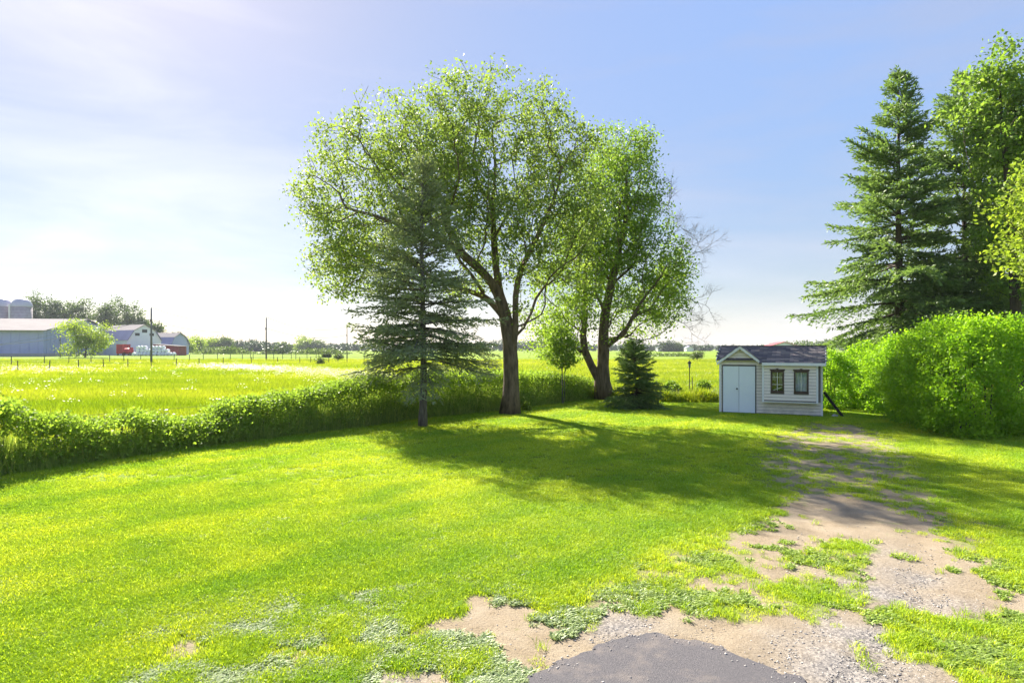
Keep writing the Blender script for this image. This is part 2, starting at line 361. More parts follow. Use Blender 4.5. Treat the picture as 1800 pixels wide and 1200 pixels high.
M['silo_dome'] = simple('silo_dome', (0.46, 0.45, 0.52), (0.38, 0.37, 0.44), rough=0.4, scale=0.8, metal=0.2)
M['wrap'] = simple('bale_wrap', (0.84, 0.83, 0.86), (0.72, 0.72, 0.76), rough=0.35, scale=1.2)
M['pole'] = simple('utility_pole_wood', (0.23, 0.21, 0.21), (0.14, 0.13, 0.13), rough=0.9, scale=3, stretch=(4, 4, 0.3))
M['cable'] = simple('cable', (0.25, 0.25, 0.27), (0.2, 0.2, 0.22), rough=0.6)
M['post_dark'] = simple('post_dark', (0.09, 0.085, 0.08), (0.05, 0.05, 0.045), rough=0.9)
M['red_roof'] = simple('red_roof', (0.42, 0.07, 0.07), (0.33, 0.05, 0.06), rough=0.5, scale=0.3)
M['galv'] = simple('galvanised_wire', (0.12, 0.12, 0.11), (0.08, 0.08, 0.08), rough=0.9, spec=.05)
M['old_wood'] = simple('old_wood', (0.22, 0.19, 0.16), (0.12, 0.10, 0.09), rough=0.95, scale=6, stretch=(5, 5, 0.4))

# ------------------------------------------------------------------ ground
BARE = gpoly([(1420,880),(1500,872),(1600,912),(1625,950),(1690,1000),(1800,1050),(1840,1090),(1700,1085),(1570,1085),(1500,1120),(1560,1160),(1680,1200),(1700,1290),(860,1290),(890,1200),(925,1165),(925,1130),(850,1112),(870,1092),(960,1110),(1040,1085),(1080,1052),(1180,1072),(1320,1082),(1460,1065),(1480,1040),(1520,1010),(1560,990),(1510,958),(1380,945),(1290,962),(1260,950),(1400,925)])
PATCH1 = gpoly([(1345,765),(1420,742),(1520,745),(1600,790),(1640,860),(1760,930),(1620,925),(1500,890),(1400,880),(1330,840)])
PATCH2 = gpoly([(1150,965),(1270,940),(1420,920),(1560,985),(1490,1060),(1380,1090),(1100,1075),(1050,1040)])
PATCH3 = gpoly([(300,1100),(520,1050),(800,1020),(1000,1060),(960,1120),(900,1210),(850,1320),(100,1320)])
PATCH4 = gpoly([(1610,940),(1760,960),(1800,1060),(1760,1050),(1640,985)])
PATCH5 = gpoly([(1560,1070),(1800,1075),(1900,1200),(1650,1220),(1510,1120)])
def dirt_field(x, y):
    n = fbm(x*1.1+5, y*1.1+9, 5); n2 = fbm(x*3.1+50, y*3.1, 5)
    d = sstep(-0.80, 0.35, sdist(BARE, x, y)+(n-0.5)*1.3+(n2-0.5)*1.4)
    def patch(P, amt, soft=1.0):
        s = sstep(-soft, soft, sdist(P, x, y)); return s*sstep(0.60-amt, 0.86-amt, n2*0.75+n*0.25)
    n3 = fbm(x*5.5+20, y*8+3, 4)
    d = np.maximum(d, sstep(-0.9, 0.9, sdist(PATCH1, x, y))*np.clip(0.56+1.1*(n3-0.5)+0.9*(n2-0.45), 0, 0.85)); d = np.maximum(d, sstep(-0.7, 0.7, sdist(PATCH2, x, y))*np.clip(0.56+1.0*(n3-0.5)+1.2*(n2-0.5), 0, 0.9))
    d = np.maximum(d, 0.8*patch(PATCH3, 0.15, 0.3)); d = np.maximum(d, sstep(-0.4, 0.5, sdist(PATCH4, x, y))*np.clip(0.48+1.0*(n3-0.5)+1.2*(n2-0.5), 0, 0.9)); d = np.maximum(d, sstep(-0.4, 0.5, sdist(PATCH5, x, y))*np.clip(0.45+1.2*(n3-0.5)+1.4*(n2-0.5), 0, 0.9))
    return d
def gravel_field(x, y):
    g = 0
    for (px, py, r, a) in [(1530,1130,0.55,1), (1490,1170,0.6,1), (1540,1040,0.5,.8), (1590,1010,0.4,.8), (1090,1098,0.32,1), (1640,1060,.5,.6), (1560,970,.5,.4), (1450,1085,.35,.5), (700,1190,.3,.5)]:
        c = gp(px, py); g = np.maximum(g, a*np.exp(-((x-c[0])**2+(y-c[1])**2)/r**2))
    return np.clip(g*(0.4+1.3*fbm(x*3, y*3, 3)), 0, 1)
def zlawn(x, y):
    return 0.05*(fbm(x*0.35, y*0.35, 3)-0.5)*sstep(4, 8, y)+0.012*(fbm(x*2.3, y*2.3, 3)-0.5)

xs = np.arange(-17, 19.01, 0.1); ys = np.arange(2.4, 33.01, 0.1)
GX, GY = np.meshgrid(xs, ys); nx, ny = len(xs), len(ys)
D = dirt_field(GX, GY); G = gravel_field(GX, GY)
Z = zlawn(GX, GY)
TR = [gp(a, b)[:2] for a, b in [(1330,1190),(1420,1100),(1500,1030),(1520,960),(1500,900)]]
def rut_field(x, y):
    r = 0
    for off in (-0.62, 0.62):
        best = np.full(np.shape(x), 9.0)
        for a, b in zip(TR[:-1], TR[1:]):
            v = b-a; L_ = np.hypot(*v); nn = np.array([-v[1], v[0]])/L_*off; t = np.clip(((x-a[0]-nn[0])*v[0]+(y-a[1]-nn[1])*v[1])/L_**2, 0, 1)
            best = np.minimum(best, np.hypot(x-a[0]-nn[0]-t*v[0], y-a[1]-nn[1]-t*v[1]))
        r = r+np.exp(-(best/0.17)**2)-0.5*np.exp(-((best-0.32)/0.12)**2)
    return r
Z = Z - 0.012*D - 0.014*rut_field(GX, GY)*D + 0.010*(fbm(GX*5, GY*5, 3)-0.5)*D
V = np.stack([GX.ravel(), GY.ravel(), Z.ravel()], 1)
idx = np.arange(nx*ny).reshape(ny, nx)
F = np.stack([idx[:-1,:-1].ravel(), idx[:-1,1:].ravel(), idx[1:,1:].ravel(), idx[1:,:-1].ravel()], 1)
fd = D.ravel()[F].mean(1); bare = (fd > 0.6) & (V[F[:,0],0] > -1)
def submesh(name, sel):
    f = F[sel]; u, inv = np.unique(f, return_inverse=True)
    return np_mesh(name, V[u], inv.reshape(f.shape), {'dirt': ('POINT', D.ravel()[u]), 'gravel': ('POINT', G.ravel()[u])})
tag(link('lawn', submesh('lawn', ~bare), M['yard'], smooth=True), kind='structure', label='mown lime green lawn')
tag(link('dirt_track', submesh('dirt_track', bare), M['yard'], smooth=True), kind='structure', label='bare sandy vehicle track leading to the shed')
# meadow: big sheet with a hole-free lower level
def axis(a, b, fine):
    t = np.linspace(0, 1, fine); return a+(b-a)*t
mx_ = np.concatenate([-np.geomspace(2000, 20, 30), np.linspace(-18, 18, 10), np.geomspace(20, 2000, 30)])
my_ = np.concatenate([-np.geomspace(1500, 5, 14), np.linspace(0, 30, 8), np.geomspace(34, 2000, 40)])
MX, MY = np.meshgrid(mx_, my_)
MZ = np.where((abs(MX) < 19) & (MY < 34), -0.06, -0.06+0.0*MX)
Vm = np.stack([MX.ravel(), MY.ravel(), MZ.ravel()], 1); im = np.arange(MX.size).reshape(MX.shape)
Fm = np.stack([im[:-1,:-1].ravel(), im[:-1,1:].ravel(), im[1:,1:].ravel(), im[1:,:-1].ravel()], 1)
tag(link('meadow', np_mesh('meadow', Vm, Fm), M['meadow']), kind='structure', label='wide flat green meadow reaching the far woods')

# asphalt pad: rounded corner
pts = [gp(*p)[:2] for p in [(905,1215),(930,1190),(985,1165),(1040,1140),(1095,1122),(1150,1115),(1205,1124),(1260,1140),(1320,1162),(1375,1183),(1430,1205),(1500,1260)]]
dense = []
for a, b in zip(pts[:-1], pts[1:]):
    for t in np.linspace(0, 1, 14, endpoint=False):
        p = a+(b-a)*t; dense.append(p)
dense.append(pts[-1])
dense = [p+np.array([(fbm(np.array(p[0]*9), np.array(p[1]*9), 3)-.5)*0.16, (fbm(np.array(p[0]*9+40), np.array(p[1]*9), 3)-.5)*0.16]) for p in dense]
top = [(p[0], p[1], 0.016) for p in dense]+[(2.2, 1.2, 0.016), (-0.2, 1.2, 0.016)]
cen = np.mean(dense, 0)
bot = [(cen[0]+(p[0]-cen[0])*1.05, cen[1]+(p[1]-cen[1])*1.07, -0.04) for p in top]
n = len(top); mb = MB(); mb.add(top+bot, [tuple(range(n))[::-1]]+[(i, (i+1) % n, n+(i+1) % n, n+i) for i in range(n)])
tag(mb.build('asphalt_drive', M['asphalt']), kind='structure', label='grey rounded corner of worn asphalt drive')

# ------------------------------------------------------------------ scattering (one object; sources and points in the same mesh)
def scatter(name, sources, P, rz, sc, tint, mat, tilt=None):
    """sources: list of (V, F(k), bt) small meshes; P (n,3) points. The object's own nodes place a source on every point."""
    Vs = []; Fs = []; var = []; bt = []; b = 0
    for i, (v, f, t) in enumerate(sources):
        Vs.append(v); Fs.append(f+b); b += len(v); var += [i]*len(f); bt.append(t)
    Vs = np.concatenate(Vs+[P]); Fs = np.concatenate(Fs)
    me = np_mesh(name, Vs, Fs, {'bt': ('FACE', np.concatenate(bt))})
    n0 = b; n = len(P)
    def full(arr, d=0.0): return np.concatenate([np.full(n0, d), arr]).astype(np.float32)
    for an, arr in (('rz', full(rz)), ('sc', full(sc)), ('tint', full(tint)), ('src', np.concatenate([np.ones(n0), np.zeros(n)])), ('pick', full(np.random.default_rng(len(P)).integers(0, len(sources), n)))):
        a = me.attributes.new(an, 'FLOAT', 'POINT'); a.data.foreach_set('value', arr.astype(np.float32))
    a = me.attributes.new('variant', 'INT', 'FACE'); a.data.foreach_set('value', np.array(var, np.int32))
    o = link(name, me, mat)
    ng = bpy.data.node_groups.get('scatter_points')
    if ng is None:
        ng = bpy.data.node_groups.new('scatter_points', 'GeometryNodeTree')
        ng.interface.new_socket('Geometry', in_out='INPUT', socket_type='NodeSocketGeometry')
        ng.interface.new_socket('Geometry', in_out='OUTPUT', socket_type='NodeSocketGeometry')
        N = ng.nodes; L = ng.links
        gi = N.new('NodeGroupInput'); go = N.new('NodeGroupOutput')
        def attr(nm, ty='FLOAT'):
            q = N.new('GeometryNodeInputNamedAttribute'); q.data_type = ty; q.inputs['Name'].default_value = nm; return q.outputs['Attribute']
        cmp = N.new('FunctionNodeCompare'); cmp.data_type = 'FLOAT'; cmp.operation = 'GREATER_THAN'; cmp.inputs[1].default_value = 0.5
        L.new(attr('src'), cmp.inputs[0])
        sep = N.new('GeometryNodeSeparateGeometry'); sep.domain = 'POINT'
        L.new(gi.outputs[0], sep.inputs['Geometry']); L.new(cmp.outputs[0], sep.inputs['Selection'])
        sp = N.new('GeometryNodeSplitToInstances'); sp.domain = 'FACE'
        L.new(sep.outputs[0], sp.inputs[0]); L.new(attr('variant', 'INT'), sp.inputs['Group ID'])
        mtp = N.new('GeometryNodeMeshToPoints'); L.new(sep.outputs[1], mtp.inputs[0])
        iop = N.new('GeometryNodeInstanceOnPoints'); iop.inputs['Pick Instance'].default_value = True
        L.new(mtp.outputs[0], iop.inputs['Points']); L.new(sp.outputs[0], iop.inputs['Instance'])
        f2i = N.new('FunctionNodeFloatToInt'); L.new(attr('pick'), f2i.inputs[0]); L.new(f2i.outputs[0], iop.inputs['Instance Index'])
        cx = N.new('ShaderNodeCombineXYZ'); L.new(attr('rz'), cx.inputs[2])
        er = N.new('FunctionNodeEulerToRotation'); L.new(cx.outputs[0], er.inputs[0]); L.new(er.outputs[0], iop.inputs['Rotation'])
        L.new(attr('sc'), iop.inputs['Scale'])
        L.new(iop.outputs[0], go.inputs[0])
    md = o.modifiers.new('scatter', 'NODES'); md.node_group = ng
    return o

def blade_patch(seed, n, rad, h0, h1, w, lean=0.5, broad=False):
    r = np.random.default_rng(seed)
    a = r.random(n)*2*np.pi; q = rad*np.sqrt(r.random(n)); bx = q*np.cos(a); by = q*np.sin(a)
    h = h0+(h1-h0)*r.random(n); d = r.random(n)*2*np.pi; le = lean*h*(0.3+0.9*r.random(n))
    dx, dy = np.cos(d), np.sin(d); wx, wy = -dy*w/2, dx*w/2
    base = np.stack([bx, by, np.full(n, -0.005)], 1); W_ = np.stack([wx, wy, 0*wx], 1)
    mid = base+np.stack([dx*le*0.35, dy*le*0.35, h*0.6], 1); tip = base+np.stack([dx*le, dy*le, h*(1.0-0.15*lean)], 1)
    k = 1.0 if not broad else 1.6
    V = np.stack([base-W_*0.8, base+W_*0.8, mid+W_*k, tip, mid-W_*k], 1).reshape(-1, 3)
    i = np.arange(n)*5
    F = np.concatenate([np.stack([i, i+1, i+2, i+4], 1), np.stack([i+4, i+2, i+3, i+3], 1)])
    # quads + triangle drawn as quad needs distinct verts: use triangles only
    F = np.concatenate([np.stack([i, i+1, i+2], 1), np.stack([i, i+2, i+4], 1), np.stack([i+4, i+2, i+3], 1)])
    t = np.tile(r.random(n), 3)
    return V, F, t
def umbel(seed, h, spread, k):
    r = np.random.default_rng(seed); Vs = []; Fs = []; b = 0
    for j in range(k):
        a = r.random()*6.28; q = spread*math.sqrt(r.random()); c = np.array([q*math.cos(a), q*math.sin(a), h*(0.75+0.35*r.random())]); s = 0.032*(0.5+r.random())
        m = 6; t = np.arange(m)*2*np.pi/m
        ring = c+np.stack([s*np.cos(t), s*np.sin(t), -0.3*s+0*t], 1)
        Vs.append(np.concatenate([c[None], ring])); Fs.append(np.array([[b, b+1+i, b+1+(i+1) % m] for i in range(m)])); b += m+1
    return np.concatenate(Vs), np.concatenate(Fs), r.random(b-k if False else sum(len(f) for f in Fs))

def sample_view(n, y0, y1, power=1.0, xpad=1.06):
    """ground points spread over the wedge in front of the camera"""
    u = rng.random(n); y = (y0**power+(y1**power-y0**power)*u)**(1/power)
    x = (rng.random(n)*2-1)*y*0.82*xpad; return x, y

# fence line on the ground (photo left edge to the end by the leaning maple)
FL = np.array([gp(-330, 888)[:2]+[0,0.0], gp(0, 828)[:2], gp(380, 778)[:2], gp(700, 738)[:2], gp(905, 716)[:2], gp(1035, 700)[:2]])
def fence_side(x, y):               # >0 beyond the fence
    s = np.full(x.shape, -1e9); best = np.full(x.shape, 1e9)
    for i in range(len(FL)-1):
        a, b = FL[i], FL[i+1]; v = b-a; L_ = np.hypot(*v)
        t = np.clip(((x-a[0])*v[0]+(y-a[1])*v[1])/L_**2, 0, 1); d = np.hypot(x-a[0]-t*v[0], y-a[1]-t*v[1])
        sg = np.sign((y-a[1])*v[0]-(x-a[0])*v[1]); up = d < best
        s = np.where(up, sg*d, s); best = np.where(up, d, best)
    return s
LAWN_BACK = 31.5                    # lawn ends here right of the fence
def is_meadow(x, y): return np.where(x < FL[-1][0], fence_side(x, y) > 0.25, y > LAWN_BACK-0.6*np.clip(x-3, 0, 4)+0.8*fbm(x, y, 2))

# mown grass
def lawn_pts(n, y0, y1, power):
    x, y = sample_view(n, y0, y1, power)
    ok = (x > -17) & (x < 18.9) & ~is_meadow(x, y)
    d = dirt_field(x, y); ok &= rng.random(n) < np.clip(1.04-d, 0, 1)**2.6
    pad = in_poly([(p[0], p[1]) for p in dense]+[(2.2, 1.2), (-0.2, 1.2)], x, y); ok &= ~pad
    return x[ok], y[ok], d[ok]
src = [blade_patch(s, 55, 0.10, 0.022, 0.058, 0.0055, 0.9) for s in range(5)]
x, y, d = lawn_pts(36000, 4.3, 12, 1.1)
x2, y2, d2 = lawn_pts(60000, 12, 33, 1.6)
tn = lambda x, y: np.clip(0.50+1.5*(fbm(x*0.9, y*0.9, 3)-0.5)+0.9*(fbm(x*0.33+y*0.28, (y*0.33-x*0.28)*3.5, 2)-0.5)+0.3*(rng.random(len(x))-0.5)+0.16*np.sin((x*.75-y*.65)*5.2+1.5*fbm(x*.4, y*.4, 2)), 0, 1)
px_, py_ = np.concatenate([x, x2]), np.concatenate([y, y2]); dd = np.concatenate([d, d2])
scl = np.where(py_ < 12, 1.0, 1.0+0.05*(py_-12))*(0.75+0.5*rng.random(len(px_)))*(1-0.45*dd)
tag(scatter('lawn_grass', src, np.stack([px_, py_, zlawn(px_, py_)-0.012*dd], 1), rng.random(len(px_))*6.28, scl, np.clip(tn(px_, py_)+0.5*dd, 0, 1.15), M['grass']),
    'short mown lime green grass on the lawn', 'grass', kind='stuff')
# coarser tufts at the edges of the track
x, y = sample_view(26000, 4.3, 16, 1.0); d = dirt_field(x, y)
ok = (d > 0.08) & (d < 0.97) & (rng.random(len(x)) < 0.10+0.6*(fbm(x*2.2, y*2.2, 3) > 0.55)) & ~in_poly([(p[0], p[1]) for p in dense]+[(2.2, 1.2), (-0.2, 1.2)], x, y) & ~is_meadow(x, y) & (x < 14)
ok &= (rng.random(len(x)) < np.clip(1.1-d, 0, 1)**1.6)
x, y = x[ok], y[ok]
src2 = [blade_patch(20+s, 26, 0.06, 0.03, 0.10, 0.005, 1.1) for s in range(4)]
tag(scatter('grass_tufts', src2, np.stack([x, y, zlawn(x, y)-0.01], 1), rng.random(len(x))*6.28, 0.6+0.6*rng.random(len(x)), rng.random(len(x)), M['grass']),
    'coarse grass tufts along the edges of the sandy track', 'grass', kind='stuff')
# silvery low weeds bottom left and by the track
x, y = sample_view(52000, 4.3, 9.5, 1.0)
wz = np.maximum(sstep(-0.5, 0.2, sdist(PATCH3, x, y))*1.0, 0.9*sstep(-0.3, 0.3, sdist(PATCH5, x, y))); wz = np.maximum(wz, 0.8*sstep(-0.3, 0.3, sdist(PATCH4, x, y)))
wz = np.maximum(wz, 0.8*sstep(1.2, 0, abs(y-5.9+0.12*x))*(x < 1.0)); wz = np.maximum(wz, 0.5*sstep(-.2, .3, sdist(PATCH2, x, y))); wz = np.maximum(wz, 0.16)
pad = in_poly([(p[0], p[1]) for p in dense]+[(2.2, 1.2), (-0.2, 1.2)], x, y)
ok = (wz*0.75*sstep(0.44, 0.66, fbm(x*1.7+3, y*1.7+8, 4)) > rng.random(len(x))) & ~pad & (dirt_field(x, y) < 0.85) & (gravel_field(x, y) < 0.4)
x, y = x[ok], y[ok]
src3 = [blade_patch(40+s, 26, 0.05, 0.012, 0.040, 0.008, 1.5, broad=True) for s in range(5)]
silver = np.clip(1.1-0.9*sstep(-0.2, 2.5, x)+0.3*(rng.random(len(x))-0.5), 0, 1)
tag(scatter('ground_weeds', src3, np.stack([x, y, zlawn(x, y)-0.004], 1), rng.random(len(x))*6.28, 0.8+0.6*rng.random(len(x)), silver, M['weed']),
    'low silvery green weeds in the worn lawn', 'weeds', kind='stuff')

# gravel stones
def stones(name, P, S, mat, label):
    n = len(P); base = np.array([[1,0,0],[-.5,.87,0],[-.5,-.87,0],[0,0,.8],[0,0,-.8]]); f = np.array([[0,1,3],[1,2,3],[2,0,3],[1,0,4],[2,1,4],[0,2,4]])
    an = rng.random(n)*6.28; c, s = np.cos(an), np.sin(an)
    V = base[None]*(0.7+0.6*rng.random((n, 5, 3)))*S[:, None, None]*np.array([1, 1, 0.6])
    X = V[..., 0]*c[:, None]-V[..., 1]*s[:, None]; Y = V[..., 0]*s[:, None]+V[..., 1]*c[:, None]
    V = np.stack([X, Y, V[..., 2]], 2)+P[:, None]
    Fz = (f[None]+np.arange(n)[:, None, None]*5).reshape(-1, 3)
    o = link(name, np_mesh(name, V.reshape(-1, 3), Fz, {'tint': ('FACE', np.repeat(rng.random(n), 6))}), mat)
    return tag(o, label, 'gravel', kind='stuff')
def gravelmat():
    m, N, L, B = mat_new('gravel_stone'); a = N.new('ShaderNodeAttribute'); a.attribute_name = 'tint'
    r = N.new('ShaderNodeValToRGB'); r.color_ramp.elements[0].color = (0.10, 0.10, 0.11, 1); r.color_ramp.elements[1].color = (0.5, 0.46, 0.42, 1)
    L.new(a.outputs['Fac'], r.inputs['Fac']); L.new(r.outputs['Color'], B.inputs['Base Color']); B.inputs['Roughness'].default_value = 0.9; return m
M['gravel'] = gravelmat()
x, y = sample_view(60000, 4.3, 12, 1.0); d = dirt_field(x, y); g = gravel_field(x, y)
pad = in_poly([(p[0], p[1]) for p in dense]+[(2.2, 1.2), (-0.2, 1.2)], x, y)
rim = np.exp(-(sdist([(p[0], p[1]) for p in dense]+[(2.2, 1.2), (-0.2, 1.2)], x, y)/0.10)**2)
ok = (rng.random(len(x)) < np.clip(g*1.3+0.09*(d > 0.6)*(y < 9)+0.8*rim*(fbm(x*3, y*3, 2) > .45), 0, 1)) & ~(pad & (rng.random(len(x)) > 0.10+0.5*rim)); x, y = x[ok], y[ok]
padk = in_poly([(p[0], p[1]) for p in dense]+[(2.2, 1.2), (-0.2, 1.2)], x, y)
stones('gravel', np.stack([x, y, np.where(padk, 0.018, zlawn(x, y)-0.010)], 1), 0.005+0.011*rng.random(len(x))**2, M['gravel'], 'loose grey gravel on the sandy track')

# meadow grass: tall
def meadow_pts(n, y0, y1, power):
    x, y = sample_view(n, y0, y1, power, 1.1); ok = is_meadow(x, y); return x[ok], y[ok]
src4 = [blade_patch(60+s, 60, 0.38, 0.22, 0.55, 0.014, 0.45) for s in range(6)]
x, y = meadow_pts(60000, 11, 45, 1.7); xb, yb = meadow_pts(42000, 45, 120, 1.5)
x = np.concatenate([x, xb]); y = np.concatenate([y, yb])
sc_ = (0.7+0.5*rng.random(len(x)))*np.where(y > 45, 1.0+0.006*(y-45), 1.0)*(0.75+0.5*fbm(x*0.15, y*0.3, 3))
tt = np.clip(0.5+1.8*(fbm(x*0.06, y*0.16, 4)-0.5)+0.2*(rng.random(len(x))-0.5), 0, 1)
tag(scatter('meadow_grass', src4, np.stack([x, y, 0*x-0.06], 1), rng.random(len(x))*6.28, sc_, tt, M['grass_tall']),
    'tall bright green grass of the meadow behind the fence', 'grass', kind='stuff')
# white flowers
src5 = [umbel(80+s, 0.62, 0.35, 9) for s in range(5)]
fx = []; fy = []
for (pa, ya, pb, yb2, wd, nn) in [(370, 650, 470, 655, 4, 260), (430, 652, 640, 668, 4.5, 520), (330,648,420,646,3,60), (0, 652, 90, 668, 5, 60), (0,655,140,660,9,60), (560,668,700,676,3,120)]:
    a, b = gp(pa, ya), gp(pb, yb2); t = rng.random(nn); fx.append(a[0]+(b[0]-a[0])*t+rng.normal(0, wd*0.45, nn)); fy.append(a[1]+(b[1]-a[1])*t+rng.normal(0, wd*0.6, nn))
a, b = meadow_pts(420, 14, 110, 1.5); fx.append(a); fy.append(b)
x = np.concatenate(fx); y = np.concatenate(fy)
tag(scatter('white_meadow_flowers', src5, np.stack([x, y, 0*x-0.06], 1), rng.random(len(x))*6.28, 0.8+0.5*rng.random(len(x)), rng.random(len(x)), M['flower']),
    'drift of white umbel flowers in the meadow', 'flowers', kind='stuff')

# ------------------------------------------------------------------ foliage builder
def leafcloud(name, P, size, tint, mat, parent=None, up=0.35, droop=0.3, wid=0.62, offset=None, kind='stuff', dirs=None, rnd=0.5):
    n = len(P)
    d = rng.normal(size=(n, 3)); d[:, 2] -= droop
    if dirs is not None: d = dirs+d*rnd
    d /= np.linalg.norm(d, axis=1)[:, None]+1e-9
    nr = rng.normal(size=(n, 3)); nr[:, 2] += up*2.5; s = np.cross(d, nr); s /= np.linalg.norm(s, axis=1)[:, None]+1e-9
    nn = np.cross(s, d); sz = (size*(0.65+0.7*rng.random(n)))[:, None]
    V = np.stack([P, P+d*sz*0.45+s*sz*wid*0.5+nn*sz*0.10, P+d*sz, P+d*sz*0.45-s*sz*wid*0.5+nn*sz*0.10], 1).reshape(-1, 3)
    if offset is not None: V = V-offset
    Fq = np.arange(4*n).reshape(n, 4)
    o = link(name, np_mesh(name, V, Fq, {'tint': ('FACE', np.clip(tint, 0, 1))}), mat, parent)
    if kind: o['kind'] = kind
    return o

def mst(seed_paths, pts, bf=0.35):
    """grow a branching skeleton from given limbs to all attraction points (min distance + bf * path length)"""
    nodes = []; par = []; pl = []; main = []
    for path in seed_paths:
        path = [np.array(p, float) for p in path]
        for i, p in enumerate(path):
            if not nodes: nodes.append(p); par.append(-1); pl.append(0); last = 0; continue
            if i == 0:
                dd = [np.linalg.norm(q-p) for q in nodes]; j = int(np.argmin(dd)); last = j; 
                if dd[j] < 0.05: continue
                nodes.append(p); par.append(j); pl.append(pl[j]+dd[j]); last = len(nodes)-1; continue
            # subdivide
            a = nodes[last]; L_ = np.linalg.norm(p-a); k = max(1, int(L_/0.5))
            for t in range(1, k+1):
                q = a+(p-a)*t/k+rng.normal(0, 0.02*L_/k, 3)*(t < k); nodes.append(q); par.append(last); pl.append(pl[last]+L_/k); last = len(nodes)-1
    nseed = len(nodes)
    X = np.array(pts); n = len(X); N_ = np.zeros((nseed+n, 3)); N_[:nseed] = nodes; plen = np.zeros(nseed+n); plen[:nseed] = pl
    par = par+[-1]*n
    Dm = np.linalg.norm(X[:, None]-N_[None, :nseed], axis=2)
    # no attachment low on the trunk
    cost = Dm+bf*plen[None, :nseed]; cost[:, :] += 0.0
    bj = cost.argmin(1); bc = cost[np.arange(n), bj]; bd = Dm[np.arange(n), bj]; done = np.zeros(n, bool)
    for k in range(n):
        c = np.where(done, 1e9, bc); i = int(c.argmin()); done[i] = True
        g = nseed+k; N_[g] = X[i]; par[g] = int(bj[i]); plen[g] = plen[bj[i]]+bd[i]
        dn = np.linalg.norm(X-X[i], axis=1); cn = dn+bf*plen[g]; b = cn < bc
        bj = np.where(b, g, bj); bd = np.where(b, dn, bd); bc = np.where(b, cn, bc)
    return N_, par, nseed

def grow_tree(name, label, base, seeds, blobs, n_att, leaf_mat, bark_mat, r_base, leaves_per, leaf_size, spread=0.3, group=None, cat='tree', flare=True, tip_r=0.008, bf=0.3, n_sides=7, tintf=None, dens=None, hollow=0.0):
    """blobs: (centre, radii) ellipsoids of the crown; returns the tree's root"""
    root = empty(name, tuple(base), 0, label, cat, group)
    B_ = np.array(base, float)
    pts = []
    vol = np.array([np.prod(r) for c, r in blobs]); pk = rng.choice(len(blobs), n_att, p=vol/vol.sum())
    for i in pk:
        c, r = blobs[i]; v = rng.normal(size=3); v /= np.linalg.norm(v); q = rng.random()**0.42
        p_ = np.array(c)+v*np.array(r)*q
        if hollow and fbm(np.array(p_[0]*hollow+p_[1]*.35*hollow), np.array(p_[2]*hollow+p_[1]*.45*hollow), 2) < 0.37: continue
        pts.append(p_)
    N_, par, ns = mst(seeds, pts, bf)
    n = len(N_); ch = [[] for _ in range(n)]
    for i in range(1, n):
        if par[i] >= 0: ch[par[i]].append(i)
    # pipe model from tips
    order = []; st = [0]
    while st:
        i = st.pop(); order.append(i); st += ch[i]
    w = np.zeros(n)
    for i in reversed(order): w[i] = 1.0 if not ch[i] else sum(w[j] for j in ch[i])
    rad = tip_r*w**0.5; rad *= 1.0; k = r_base/rad[0]
    ex = math.log(r_base/tip_r)/math.log(max(w[0], 2)); rad = tip_r*w**ex
    # gentle crookedness on thin twigs is already given by the scattered points
    mb = MB(); starts = [(0, None)]
    while starts:
        i, p = starts.pop(); path = [p, i] if p is not None else [i]
        while ch[i]:
            js = sorted(ch[i], key=lambda j: -w[j]); 
            for j in js[1:]: starts.append((j, i))
            i = js[0]; path.append(i)
        if len(path) < 2: continue
        rr = [rad[q] for q in path]
        if p is not None: rr[0] = min(rad[path[0]], rad[path[1]]*1.25)
        big = max(rr) > 0.05
        if len(path) > 3: 
            P_ = N_[path]; P2 = P_.copy(); P2[1:-1] = 0.25*P_[:-2]+0.5*P_[1:-1]+0.25*P_[2:]
        else: P2 = N_[path]
        if p is None and flare:
            rr[0] *= 1.5
            if len(rr) > 2: rr[1] *= 1.12
        mb.tube(P2-B_, rr, n_sides+4 if max(rr) > 0.15 else (n_sides-2 if big else 3), cap=big)
    mb.build('trunk', bark_mat, root, smooth=True)
    # leaves round thin nodes
    thin = np.array([i for i in range(ns, n) if w[i] <= 6])
    if len(thin) == 0: thin = np.arange(ns, n)
    cnt = rng.poisson(leaves_per, len(thin)); 
    if dens is not None: cnt = np.array([int(c*dens(N_[i])) for c, i in zip(cnt, thin)])
    ii = np.repeat(thin, cnt)
    pr = np.array(par)[ii]; t = rng.random(len(ii))[:, None]
    P = N_[ii]*(1-t*0.7)+N_[pr]*t*0.7+rng.normal(0, spread, (len(ii), 3))*np.array([1, 1, 0.75])
    ti = np.clip(np.repeat(rng.random(len(thin))*0.6, cnt)+0.4*rng.random(len(ii)), 0, 1)
    if tintf is not None: ti = tintf(P, ti)
    leafcloud('crown', P, leaf_size, ti, leaf_mat, root, offset=B_)
    return root, N_, par, w

def pxblob(px, py, rx, ry, Y, dy, dyoff=0.0):
    c = at(px, py, Y+dyoff); s = Y/FP; return (c, np.array([rx*s, dy, ry*s]))

